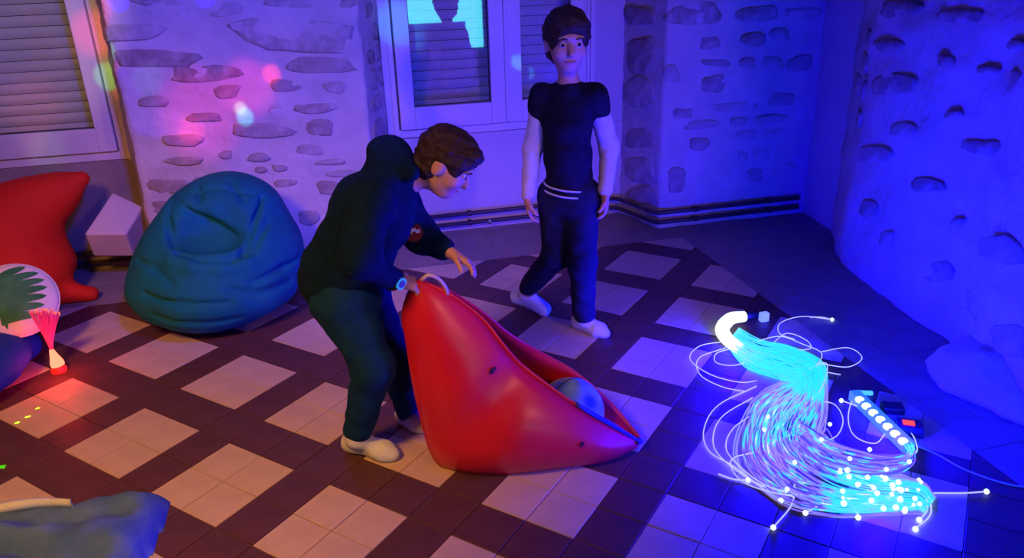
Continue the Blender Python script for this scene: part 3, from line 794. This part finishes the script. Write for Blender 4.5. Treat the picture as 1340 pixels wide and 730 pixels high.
# ---- red sack held by its peak
sack = root('bean_bag', 'open red vinyl bean bag held up by its peak beside the bending boy', 'bean bag', G(650, 612))
NS, NT = 44, 30
fe = cr_spline([(548, 366, 2.13, 0), (590, 386, 2.14, 0), (630, 416, 2.15, 0), (655, 446, 2.14, 0), (681, 477, 2.13, 0), (716, 504, 2.12, 0), (755, 530, 2.12, 0), (797, 555, 2.135, 0), (836, 578, 2.155, 0)], NS)
be = cr_spline([(549, 365, 2.14, 0), (592, 383, 2.17, 0), (634, 411, 2.21, 0), (668, 438, 2.26, 0), (706, 461, 2.30, 0), (752, 487, 2.31, 0), (800, 528, 2.27, 0), (839, 574, 2.165, 0)], NS)
bo = cr_spline([(541, 369, 2.13, 0), (526, 405, 2.13, 0), (531, 450, 2.13, 0), (546, 535, 2.12, 0), (571, 606, 2.12, 0), (630, 625, 2.06, 0), (720, 615, 2.08, 0), (790, 605, 2.10, 0), (834, 586, 2.16, 0)], NS)
vs = []
for i in range(NS):
    a, b, q = P(*fe[i][:3]), P(*be[i][:3]), P(*bo[i][:3])
    wdt = math.sin(math.pi*min(1, max(0, (i+.6)/(NS+.2))))
    q[2] = max(q[2], .006)
    fr = (a+q)/2-FH*.13*wdt+UP*.01*wdt
    q2 = q+FH*.16*wdt; q2[2] = max(q[2]*.9, .006) if q[2] < .1 else q[2]
    bk = (b+q2)/2+FH*.14*wdt-UP*.02*wdt
    ln = []
    for t in np.linspace(0, 1, 13): ln.append((1-t)**2*a+2*t*(1-t)*(fr*1.5-(a+q)*.25)+t*t*q)
    for t in np.linspace(0, 1, 5)[1:-1]: ln.append(q+(q2-q)*t-UP*.004*math.sin(math.pi*t))
    for t in np.linspace(0, 1, 14): ln.append((1-t)**2*q2+2*t*(1-t)*(bk*1.5-(b+q2)*.25)+t*t*b)
    for j, p in enumerate(ln):
        nz = mnoise.noise(Vector((p[0]*7, p[1]*7, p[2]*7)))*.010*wdt
        p = p-FH*nz; p[2] = max(p[2], .005); vs.append(p)
NT = len(ln); fs = []
for i in range(NS-1):
    for j in range(NT-1): fs.append((i*NT+j, i*NT+j+1, (i+1)*NT+j+1, (i+1)*NT+j))
m_ = MB(); m_.add(vs, fs)
# close the left and right ends
m_.f.append(tuple(range(NT))[::-1]); m_.f.append(tuple((NS-1)*NT+j for j in range(NT)))
shell = m_.build('shell', M_RED, sack, True)
so = shell.modifiers.new('solid', 'SOLIDIFY'); so.thickness = .006; so.offset = -1
VS = np.array(vs).reshape(NS, NT, 3)
m_ = MB(); m_.tube([VS[i, 0] for i in range(NS)], .006, 6); m_.build('front_piping', M_RED, sack, True)
m_ = MB(); m_.tube([VS[i, NT-1] for i in range(NS)], .005, 6); m_.build('back_piping', M_RED, sack, True)
hp = cr_spline([P(552, 366, 2.12), P(561, 360, 2.11), P(574, 365, 2.12), P(583, 376, 2.13), P(586, 386, 2.14)], 16)
m_ = MB(); m_.tube(hp, .006, 8); m_.build('handle', mat('pale_strap', (.6, .5, .55), .7), sack, True)
i0 = int(NS*.74); m_ = MB(); m_.tube([VS[i, 0]+UP*.004-FH*.002 for i in range(i0, NS)], [.004+.005*math.sin(math.pi*min(1, .25+.75*(i-i0)/(NS-i0))) for i in range(i0, NS)], 8); m_.sphere(VS[NS-1, 0]+UP*.004, (.013, .013, .012)); m_.build('blue_light_on_lip', mat('lip_blue_light', (.02, .03, .70), .5), sack, True)  # blue light along the front lip, put in as a blue-coloured tube
M_SCUFF = mat('dark_scuff', (.05, .008, .01), .8)
def scuff(i, j, r_):
    c_ = VS[i, j]; n_ = nrm(np.cross(VS[i+1, j]-VS[i-1, j], VS[i, j+1]-VS[i, j-1]))
    if n_ @ (CC-c_) < 0: n_ = -n_
    a_ = nrm(VS[i, j+1]-VS[i, j-1]); b_ = np.cross(n_, a_); mm = MB()
    k_ = 12; ring = [c_+n_*.0035+(a_*math.cos(2*math.pi*q/k_)+b_*math.sin(2*math.pi*q/k_)*.6)*r_*rng.uniform(.6, 1.2) for q in range(k_)]
    mm.add([c_+n_*.0045]+ring+[c_-n_*.002], [(0, 1+q, 1+(q+1) % k_) for q in range(k_)]+[(k_+1, 1+(q+1) % k_, 1+q) for q in range(k_)])
    o_ = mm.build('scuff_mark', M_SCUFF, sack); return o_
def near_px(x, y):
    best = None
    for i in range(2, NS-2):
        for j in range(1, 12):
            d = VS[i, j]-CC; z = d @ CF; e = (670+FPX*(d @ CR)/z-x)**2+(365-FPX*(d @ CU)/z-y)**2
            if best is None or e < best[0]: best = (e, i, j)
    return best[1:]
for x, y, r_ in ((640, 487, .015), (647, 479, .010), (762, 585, .012)): scuff(*near_px(x, y), r_)
# ball inside its mouth
def ball_mat():
    m = mat('ball_vinyl', (.015, .06, .80), .35, (.30, .62, .72), 9, 1, 0, 0, .5); return m
bc = P(746, 538, 2.225)
m_ = MB(); R_ = .115; m_.sphere((0, 0, 0), R_, 32, 20)
bl = m_.build('ball', ball_mat(), None, True); bl.location = bc; bl.rotation_euler = (.4, .3, .2)
tag(bl, 'round blue and pale patched ball inside the mouth of the red bean bag', 'ball')
m_ = MB(); m_.tube([(R_*math.cos(q), R_*math.sin(q), 0) for q in np.linspace(0, 2*math.pi, 41)], .003, 6, False); o = m_.build('seam', M_SEAL, None, True); o.parent = bl; o.rotation_euler = (.9, .5, 0)

# ---- teal bean bag by the wall
tb_ = root('bean_bag', 'large round teal bean bag slumped against the stone wall', 'bean bag', (-.56, 3.62, 0))
s = SDF((-1.15, 3.05, -.05), (.05, 4.14, .85), .010)
s.ell((-.595, 3.61, .20), (.395, .405, .215), None, .05); s.ell((-.545, 3.64, .34), (.355, .36, .25), None, .12); s.ell((-.51, 3.70, .50), (.235, .24, .165), None, .10)
q_ = s.hit(272, 300, .01); s.ell(q_, (.17, .11, .115), None, .05, True)                              # sunken seat
s.groove([(226, 343), (252, 350), (290, 352), (322, 346)], .030, .03, False, .020)                          # lip below it
s.groove([(233, 331), (260, 338), (300, 340), (318, 333)], .016, .02)
s.groove([(224, 262), (220, 290), (230, 325)], .012, .025); s.groove([(318, 336), (330, 300), (342, 258)], .011, .025); s.groove([(330, 330), (350, 290), (372, 262)], .010, .025)
s.groove([(246, 262), (280, 276), (316, 297)], .022, .03, False, .012); s.groove([(240, 273), (275, 290), (308, 308)], .010, .02)
s.groove([(258, 240), (262, 262)], .008, .025); s.groove([(300, 236), (318, 262)], .008, .025); s.groove([(235, 255), (280, 248), (330, 255)], .007, .025)
for L_ in ([(190, 385), (240, 398), (300, 396)], [(200, 415), (250, 424), (310, 418)], [(330, 370), (370, 350), (395, 330)], [(180, 340), (200, 350), (225, 372)], [(300, 380), (340, 385), (380, 370)]): s.groove(L_, .007, .03)
s.ripple(.006, 14, 1.); s.cut((0, 0, .001), (0, 0, -1)); s.build('cover', M_TEAL, tb_)
def seam(pts, par, m, r_=.004):
    mm = MB(); mm.tube(cr_spline(pts, 24), r_, 5); return mm.build('seam', m, par, True)
# ---- red bean bag in the corner under the window
rb = root('bean_bag', 'red fabric bean bag under the left window', 'bean bag', (-1.72, 4.10, 0))
s = SDF((-2.3, 3.6, -.05), (-1.0, 4.47, .80), .010)
s.ell((-1.74, 4.08, .17), (.40, .34, .19), None, .05); s.ell((-1.62, 4.13, .30), (.24, .25, .22), None, .12)
s.chain([(np.array((-1.60, 4.14, .40)), .16), (np.array((-1.36, 4.20, .52)), .085), (np.array((-1.235, 4.20, .585)), .035)], .10)
s.chain([(np.array((-1.9, 4.14, .40)), .14), (np.array((-1.5, 4.18, .50)), .10)], .10)
s.chain([(np.array((-1.50, 4.02, .07)), .07), (np.array((-1.27, 4.01, .035)), .036)], .08)
s.ripple(.008, 11, 2.); s.cut((0, 0, .001), (0, 0, -1)); s.build('cover', M_REDF, rb)
# ---- white block leaning beside it
A_, B_, C_, D_ = AY(147, 251, 4.36), AY(187, 270, 4.30), AY(165, 306, 4.10), AY(110, 306, 4.12)
off = np.array((-.015, .10, -.16))
m_ = MB(); m_.add([A_, B_, C_, D_, A_+off, B_+off, C_+off, D_+off], [(0, 3, 2, 1), (4, 5, 6, 7), (0, 1, 5, 4), (1, 2, 6, 5), (2, 3, 7, 6), (3, 0, 4, 7)])
o = m_.build('foam_block', mat('white_foam', (.62, .54, .56), .8, (.66, .58, .60), 5, 3), None, False, .012); tag(o, 'pinkish white foam block leaning between red bean bag and wall', 'block')

# ---- blue bean bag with a leaf cushion, cut by the left edge
bb = root('bean_bag', 'dark blue bean bag under the leaf cushion at the left edge', 'bean bag', (-1.66, 3.10, 0))
s = SDF((-2.25, 2.4, -.05), (-1.15, 3.75, .5), .011)
s.ell((-1.65, 3.14, .11), (.36, .37, .13), None, .05); s.ell((-1.70, 3.12, .17), (.25, .22, .09), None, .08); s.ell((-1.52, 3.38, .07), (.20, .17, .10), None, .06); s.ripple(.009, 13, 6.); s.cut((0, 0, .001), (0, 0, -1)); s.build('cover', M_BLUEF, bb)
cc = np.array(P(20, 393, 2.98)); cn = nrm(nrm(CC-cc)*.9+UP*.35); cu = nrm(UP-cn*(UP @ cn)); cr_ = np.cross(cu, cn)
cu_root = root('cushion', 'round white cushion printed with a green monstera leaf', 'cushion', cc)
def cush(a, b): 
    rr_ = math.hypot(a, b)/.160; return .045*math.sqrt(max(0, 1-rr_**2.6))
m_ = MB(); ng = 40; nr = 12; top = [cc+cn*.045]; bot = [cc-cn*.045]
for i in range(1, nr+1):
    for k in range(ng):
        q = 2*math.pi*k/ng; r_ = .160*math.sin(.5*math.pi*i/nr); a, b = r_*math.cos(q), r_*math.sin(q); hh = cush(a, b)
        top.append(cc+cr_*a+cu*b+cn*hh)
        bot.append(cc+cr_*a+cu*b-cn*hh)
fs = []
def ringf(o, flip):
    out = [(o, o+1+k, o+1+(k+1) % ng) for k in range(ng)]
    for i in range(nr-1):
        for k in range(ng):
            a, b = o+1+i*ng+k, o+1+i*ng+(k+1) % ng; out.append((a, a+ng, b+ng, b))
    return [f[::-1] for f in out] if flip else out
m_.add(top+bot, ringf(0, False)+ringf(len(top), True)); m_.build('cover', mat('cream_cushion', (.66, .60, .58), .85, (.72, .66, .64), 10, 3, .2, 90), cu_root, True)
m_ = MB(); m_.tube([cc+cr_*.160*math.cos(q)+cu*.160*math.sin(q) for q in np.linspace(0, 2*math.pi, 49)], .005, 6, False); m_.build('piping', MATS['cream_cushion'], cu_root, True)
m_ = MB()
def blade(p0, p1, wd):
    p0 = np.array(p0); p1 = np.array(p1); e = (p1-p0)/np.linalg.norm(p1-p0); n_ = np.array((-e[1], e[0])); k = 12; up_, dn = [], []
    for i in range(k+1):
        t = i/k; c_ = p0+(p1-p0)*t+n_*.008*math.sin(math.pi*t); ww = wd*(.8+.2*math.sin(math.pi*t))*math.sqrt(max(0, 1-t**6))+.0003
        up_.append(c_+n_*ww); dn.append(c_-n_*ww)
    q = [(a[0], a[1]) for pr_ in zip(up_, dn) for a in pr_]
    V = [cc+cr_*a+cu*b+cn*(cush(a, b)+.0018) for a, b in q]
    m_.add(V, [(2*i, 2*i+1, 2*i+3, 2*i+2) for i in range(k)])
blade((-.075, .085), (-.055, -.125), .012)
for k, (y0, x1, y1) in enumerate(((.080, .045, .122), (.060, .085, .085), (.030, .098, .050), (.002, .100, .016), (-.026, .088, -.020), (-.055, .070, -.055), (-.085, .045, -.090))):
    blade((-.07, y0-.006), (x1+.026, y1*1.05), .0172)
for k, (y0, y1) in enumerate(((.07, .09), (.03, .045), (-.01, -.005), (-.05, -.055))): blade((-.07, y0), (-.135+abs(y1)*.25, y1), .0165)
lp = m_.build('leaf_print', mat('leaf_green', (.02, .16, .045), .8, (.05, .24, .08), 14, 3), cu_root, True)

# ---- grey cover lying at the bottom left
gp = [G(-60, 690), G(30, 678), G(110, 672), G(185, 658), G(219, 660), G(212, 692), G(186, 742), G(120, 800), G(-60, 810)]
gp2 = np.array([p[:2] for p in gp])
def poly_d(x, y):
    ins = False; dm = 9; n = len(gp2)
    for i in range(n):
        a, b = gp2[i], gp2[(i+1) % n]
        if (a[1] > y) != (b[1] > y) and x < (b[0]-a[0])*(y-a[1])/(b[1]-a[1])+a[0]: ins = not ins
        e = b-a; t = min(1, max(0, ((x-a[0])*e[0]+(y-a[1])*e[1])/(e @ e))); dm = min(dm, math.hypot(x-a[0]-t*e[0], y-a[1]-t*e[1]))
    return dm if ins else -dm
gx = np.arange(gp2[:, 0].min()-.02, gp2[:, 0].max()+.03, .011); gy = np.arange(gp2[:, 1].min()-.02, gp2[:, 1].max()+.03, .011)
Hm = np.zeros((len(gx), len(gy)))
for i, x in enumerate(gx):
    for j, y in enumerate(gy):
        d = poly_d(x, y); d += .010*mnoise.noise(Vector((x*14, y*14, 0)))
        if d > 0:
            r_ = min(1, d/.10); h_ = .085*math.sqrt(1-(1-r_)**2)
            h_ += r_*.020*math.sin((y*1.0+x*.35)*34+2.5*mnoise.noise(Vector((x*5, y*5, 3))))+r_*.015*mnoise.noise(Vector((x*11, y*16, 1)))
            Hm[i, j] = max(h_, .004)
m_ = MB(); idx = {}
for i in range(len(gx)):
    for j in range(len(gy)):
        idx[i, j] = len(m_.v); m_.v.append((float(gx[i]), float(gy[j]), float(Hm[i, j])))
nb = len(m_.v)
for i in range(len(gx)):
    for j in range(len(gy)): m_.v.append((float(gx[i]), float(gy[j]), .0005))
live = set()
for i in range(len(gx)-1):
    for j in range(len(gy)-1):
        if max(Hm[i, j], Hm[i+1, j], Hm[i, j+1], Hm[i+1, j+1]) > 0: live.add((i, j))
for i, j in live:
    a, b, c, d = idx[i, j], idx[i+1, j], idx[i+1, j+1], idx[i, j+1]
    m_.f.append((a, b, c, d)); m_.f.append((a+nb, d+nb, c+nb, b+nb))
gb = root('bean_bag', 'rumpled grey bean bag lying at the bottom left corner', 'bean bag', (*gp2.mean(0), 0))
m_.build('cover', M_GREYF, gb, True)
ed = cr_spline([P(-30, 667, 1.90), P(25, 657, 1.90), P(60, 655, 1.90), P(94, 657, 1.89)], 14)
m_ = MB()
vs = []
for i, p in enumerate(ed):
    t = i/13; wv = .022*(1-t)+.004
    p = p.copy(); vs += [p+UP*.012, p+UP*.012-FH*wv*1.2, p-FH*wv*1.2-UP*.02, p-UP*.02]
m_.add(vs, [(4*i+k, 4*i+(k+1) % 4, 4*i+4+(k+1) % 4, 4*i+4+k) for i in range(13) for k in range(4)]+[(0, 1, 2, 3), (52, 55, 54, 53)])
m_.build('white_lining', M_SOCK, gb, True)

# ================================================================== LIGHT TOYS
# ---- long fibre-optic bundle on the floor
fl = root('fibre_optic_lamp', 'glowing blue bundle of fibre optic strands coiled on the floor', 'lamp', G(1040, 560))
M_CORE = emis('cyan_glow', (0.02, 0.62, 1.0), 1.6)
def strand_mat():
    m = bpy.data.materials.new('glowing_fibre'); m.use_nodes = True; nt = m.node_tree; b = nt.nodes['Principled BSDF']
    b.inputs['Base Color'].default_value = (.35, .32, .40, 1); b.inputs['Roughness'].default_value = .4
    at_ = nt.nodes.new('ShaderNodeAttribute'); at_.attribute_name = 'glow'
    r = nt.nodes.new('ShaderNodeValToRGB'); e = r.color_ramp.elements
    e[0].position = 0.; e[0].color = (.04, .02, .25, 1); e[1].position = 1.; e[1].color = (.75, 1., 1., 1)
    q = e.new(.2); q.color = (.32, .21, .58, 1)
    q = e.new(.45); q.color = (0., .80, 1., 1); q = e.new(.75); q.color = (0.02, .85, 1., 1)
    nt.links.new(at_.outputs['Fac'], r.inputs[0]); nt.links.new(r.outputs[0], b.inputs['Emission Color'])
    b.inputs['Emission Strength'].default_value = .85; return m
M_STR = strand_mat()
M_TIP = emis('fibre_tip_glow', (0.70, 0.92, 1.0), 1.5)
M_LOOSE = mat('loose_fibre', (.55, .55, .75), .35, emit=(0.65, 0.70, 1.0), estr=.75)
M_WHITE = emis('sleeve_glow', (0.80, 0.97, 1.0), 1.3)
def glow_strands(name, strands, m, parent):
    mb = MB(); gl = []
    for pts, g, r_ in strands:
        mb.tube(pts, r_, 5)
        for q in g: gl += [q]*5
    o = mb.build(name, m, parent, True); a = o.data.attributes.new('glow', 'FLOAT', 'POINT'); a.data.foreach_set('value', gl); return o
path = [(958, 440, 13), (985, 462, 18), (1025, 474, 21), (1056, 490, 24), (1050, 516, 32), (1028, 546, 48), (1022, 580, 56), (1048, 612, 54), (1096, 634, 40), (1150, 644, 28), (1200, 650, 20), (1216, 662, 13)]
strands = []; tips = []
NSTR = 120
for k in range(NSTR):
    o_ = rng.uniform(-1, 1); zr = rng.random(); ph = rng.uniform(0, 6.3); ctl = []
    stop = rng.choice([len(path)]*3+[8, 9, 10, 11]); lowg = rng.choice((0., .04, .12, .2, .24))
    for i, (x, y, wd) in enumerate(path[:stop]):
        a = path[max(0, i-1)]; b = path[min(len(path)-1, i+1)]; tx, ty = b[0]-a[0], b[1]-a[1]; L = math.hypot(tx, ty)
        jo = o_*wd+rng.uniform(-1, 1)*wd*.10+math.sin(i*.9+ph)*wd*.12
        z = .006+(1-o_*o_)*zr*(.05 if i < 4 else .035)*max(.15, 1-.07*i)
        ctl.append(G(x-ty/L*jo, y+tx/L*jo, z))
    n = 5*len(ctl); pts = cr_spline(ctl, n); g = []
    for i in range(n):
        u = i/n*len(ctl)/len(path)
        base = .60 if u < .42 else (.0 if u < .70 else .55)
        if .36 < u < .52: base = rng.choice((.0, .6))
        if u >= .42 and rng.random() < .10: base = 1.
        if abs(o_) > .8 and u > .3: base *= .2
        g.append(max(base*rng.uniform(.6, 1.15), lowg))
    strands.append((pts, g, .0023)); tips.append(pts[-1])
o = glow_strands('fibre_bundle', strands, M_STR, fl); o['kind'] = 'stuff'
# strands that turn back into the light bar
strands = []
for k in range(34):
    o_ = rng.uniform(-1, 1); ctl = []
    for i, (x, y, wd) in enumerate([(1046, 566, 18), (1080, 592, 20), (1130, 606, 18), (1172, 608, 13), (1194, 596, 8), (1186, 578, 5), (1160, 556, 4)]):
        b = 16*(.5 if i > 3 else 1); ctl.append(G(x+rng.uniform(-3, 3), y+o_*wd+rng.uniform(-2, 2), .008+rng.random()*.03))
    pts = cr_spline(ctl, 34); strands.append((pts, [(.18*(k % 3)/2 if rng.random() > .10 else .9) if i < 24 else .55 for i in range(34)], .0022))
o = glow_strands('fibre_bundle', strands, M_STR, fl); o['kind'] = 'stuff'
# loose single loops, each its own strand
loops = [[(945, 447), (915, 453), (903, 470), (930, 490), (968, 500), (990, 498)], [(950, 455), (915, 468), (916, 490), (945, 506), (975, 512)],
 [(962, 455), (938, 462), (937, 474), (960, 478), (985, 470), (990, 462)], [(985, 448), (1020, 440), (1050, 450), (1075, 462), (1066, 480), (1045, 482)],
 [(1010, 450), (1030, 436), (1055, 445), (1060, 456), (1035, 458)], [(1058, 480), (1082, 476), (1075, 508), (1050, 532)],
 [(990, 505), (940, 530), (921, 562), (928, 590), (960, 610), (1000, 640), (1040, 650)], [(985, 520), (945, 545), (933, 575), (945, 600), (990, 632), (1030, 645)],
 [(980, 545), (960, 560), (950, 580), (958, 600), (1000, 634), (1060, 650)], [(1000, 590), (962, 598), (957, 612), (975, 632), (1020, 646), (1075, 648)],
 [(1060, 525), (1090, 528), (1103, 548), (1095, 570), (1070, 580)], [(1118, 512), (1110, 545), (1118, 570), (1145, 580), (1160, 565)],
 [(1100, 490), (1060, 485), (1040, 500)], [(1188, 600), (1200, 590), (1196, 572), (1186, 560)], [(1088, 418), (1050, 414), (1022, 422), (1020, 436), (1040, 444)],
 [(1075, 460), (1110, 455), (1128, 468), (1110, 480), (1075, 476)]]
for L in loops:
    zz = rng.uniform(.006, .03); m_ = MB(); m_.tube(cr_spline([G(x, y, zz*(.3 if i in (0, len(L)-1) else 1)) for i, (x, y) in enumerate(L)], 7*len(L)), .0019, 6); m_.build('loose_fibre', M_LOOSE, fl, True)
tipdef = [((1040, 632), (1036, 660), (1012, 690)), ((1085, 648), (1070, 662), (1054, 671)), ((1105, 650), (1120, 668), (1123, 677)), ((1010, 640), (1020, 656), (1022, 655)), ((1222, 645), (1262, 645), (1291, 643)),
          ((1215, 645), (1218, 672), (1198, 692)), ((1212, 650), (1213, 668), (1203, 680)), ((1140, 540), (1118, 530), (1101, 524)), ((940, 620), (960, 627), (979, 628)), ((1060, 415), (1075, 415), (1089, 418))]
for L in tipdef:
    m_ = MB(); pts = cr_spline([G(x, y, .008) for x, y in L], 14); m_.tube(pts, .0024, 6); ro = m_.build('loose_fibre', M_LOOSE, fl, True); tips.insert(0, pts[-1])
allt = [(t, .0085) for t in tips[:10]]
for k in range(34):
    u = rng.random(); x = 1085+u*125; y = 632+u*18+rng.uniform(-24, 24); allt.append((G(x, y, rng.uniform(.02, .045)), rng.uniform(.005, .0095)))
for x, y in ((1000, 562), (1005, 545), (1030, 640), (1138, 588), (1160, 614), (1112, 600), (1075, 575), (1086, 555), (1190, 604), (1040, 605)): allt.append((G(x, y, .04), .0075))
tm = None
for t_, r_ in allt:
    if tm is None:
        q = MB(); q.sphere((0, 0, 0), 1., 8, 5); tm = bpy.data.meshes.new('tip'); tm.from_pydata(q.v, [], q.f); tm.materials.append(M_TIP); tm.update()
    o = bpy.data.objects.new('fibre_tip', tm); COL.objects.link(o); o.location = t_; o.scale = (r_, r_, r_); put(o, fl)
# bright sleeve where the light enters, with its plug
sp = cr_spline([G(974, 414, .04), G(956, 417, .045), (G(945, 430, .045)), G(952, 444, .04), G(968, 456, .036)], 18)
m_ = MB(); m_.tube(sp, [.024+.006*math.sin(math.pi*i/17) for i in range(18)], 14); m_.build('light_sleeve', M_WHITE, fl, True)
m_ = MB(); m_.tube([G(975, 414, .04), G(990, 412, .04)], .020, 12); m_.build('plug', mat('black_plastic', (.015, .015, .02), .4), fl, True)
m_ = MB(); c_ = G(1000, 412, .03); m_.box(c_-np.array((.02, .014, .03)), c_+np.array((.02, .014, .012))); m_.build('plug_tab', mat('clear_plastic', (.5, .6, .9), .2, emit=(.3, .5, 1), estr=.6), fl, False, .004)
# light bar
b0, b1 = G(1117, 516, .02), G(1190, 586, .02); bd_ = nrm(b1-b0); bn = np.cross(UP, bd_)
def obox(c, ax, ay, az):
    mm = MB(); mm.add([c+sx*ax+sy*ay+sz*az for sz in (-1, 1) for sy, sx in ((-1, -1), (-1, 1), (1, 1), (1, -1))], [(0,3,2,1),(4,5,6,7),(0,1,5,4),(1,2,6,5),(2,3,7,6),(3,0,4,7)]); return mm
mid = (b0+b1)/2; hl = np.linalg.norm(b1-b0)/2
obox(mid, bd_*hl, bn*.020, UP*.020).build('light_bar', mat('lilac_acrylic', (.45, .42, .75), .3, emit=(.02, .35, 1), estr=.5), fl, False, .004)
for t in np.linspace(.18, .95, 7):
    m_ = MB(); m_.sphere(b0+(b1-b0)*t-bn*.014+UP*.016, (.017, .017, .012), 10, 6); m_.build('bulb', M_WHITE, fl, True)
obox(G(1131, 514, .012), nrm(RH-FH*.12)*.030, nrm(FH)*.006, UP*.008).build('end_clip', mat('clip_plastic', (.4, .6, .85), .3, emit=(.1, .7, 1), estr=.8), fl, False, .003)
cb = G(1190, 560, .022)
bx_ = obox(cb, nrm(RH-FH*.35)*.042, nrm(FH+RH*.35)*.030, UP*.020).build('control_box', MATS['black_plastic'], fl, False, .004)
obox(cb+UP*.021-nrm(RH)*.006, nrm(RH-FH*.35)*.018, nrm(FH+RH*.35)*.012, UP*.003).build('red_switch', emis('red_led', (1, .03, .05), 3.), bx_)
obox(G(1168, 534, .014), nrm(RH-FH*.2)*.036, nrm(FH+RH*.2)*.026, UP*.013).build('battery_box', MATS['black_plastic'], fl, False, .004)
cd = cr_spline([G(1194, 581, .02), G(1225, 594, .006), G(1262, 614, .004), G(1310, 631, .004), G(1345, 637, .004), G(1420, 640, .004)], 40)
m_ = MB(); m_.tube(cd, .0028, 6); m_.build('power_cord', mat('pale_cord', (.5, .6, .8), .4), fl, True)
BLUE = (0.003, 0.0, 1.0)
for x, y, z, e in ((962, 452, .085, 60.), (1030, 505, .085, 50.), (1010, 575, .085, 30.), (1150, 655, .085, 30.), (1165, 560, .085, 58.)):
    l_ = point('fibre_glow', G(x, y, z), e, BLUE, .035); put(l_, fl)

# ---- little red fibre lamp at the left
rl_ = root('fibre_optic_lamp', 'small fibre optic lamp with glowing red base and sparkling red tips', 'lamp', G(78, 487))
b0 = G(78, 486)
m_ = MB(); m_.tube([b0+UP*z for z in (0, .012, .03, .045)], [.030, .032, .022, .012], 18); m_.build('base', mat('red_plastic', (.5, .02, .02), .4, emit=(1, .02, .01), estr=.7), rl_, True)
m_ = MB(); m_.tube([b0+UP*z-RH*(z-.04)*.12 for z in (.030, .045, .075, .105)], [.026, .026, .016, .008], 16); m_.build('glow_bulb', emis('hot_red_glow', (1, .17, .09), 3.0), rl_, True)
M_RF = mat('pink_fibre', (.5, .1, .2), .4, emit=(1, .01, .22), estr=.30); M_RT = emis('red_tip_glow', (1, .09, .04), 2.5)
tq = MB(); tq.sphere((0, 0, 0), 1., 6, 4); rtm = bpy.data.meshes.new('tip'); rtm.from_pydata(tq.v, [], tq.f); rtm.materials.append(M_RT); rtm.update()
s0 = b0+UP*.095-RH*.008; mb = MB()
for k in range(90):
    q = rng.uniform(0, 6.283); a = math.sqrt(rng.random())
    tip = P(56+a*19*math.cos(q)+ (rng.uniform(0, 9) if k % 9 == 0 else 0), 409+a*5*math.sin(q)+rng.uniform(-2, 2), 2.86+.04*a*math.sin(q))
    mb.tube(cr_spline([s0+rng.uniform(-1, 1)*RH*.004, s0+(tip-s0)*.5+UP*.012, tip], 7), .0016, 4)
    if k < 46:
        o = bpy.data.objects.new('fibre_tip', rtm); COL.objects.link(o); o.location = tip; r_ = rng.uniform(.002, .0042); o.scale = (r_,)*3; put(o, rl_)
o = mb.build('fibre_spray', M_RF, rl_, True); o['kind'] = 'stuff'
l_ = point('red_glow', b0+UP*.11-FH*.08+RH*.04, 1.6, (1, .02, .01), .03); put(l_, rl_)

# ---- cyan glow panel added behind the camera to brighten the window pane's reflection
pl = root('added_glow_panel', 'added cyan glow panel on the wall behind, mirrored in the window pane', 'lamp', (1.55, -1.66, .95))
m_ = MB(); m_.box((1.06, -1.69, .74), (2.20, -1.64, 1.19)); m_.box((1.90, -1.69, .40), (2.20, -1.64, .74)); m_.build('housing', M_SEAL, pl, False, .006)
m_ = MB(); m_.box((1.09, -1.645, .78), (2.17, -1.632, 1.16)); m_.box((1.94, -1.645, .44), (2.17, -1.632, .78)); m_.build('glow_face', emis('cyan_panel_glow', (.12, .90, 1.0), 4.0), pl)
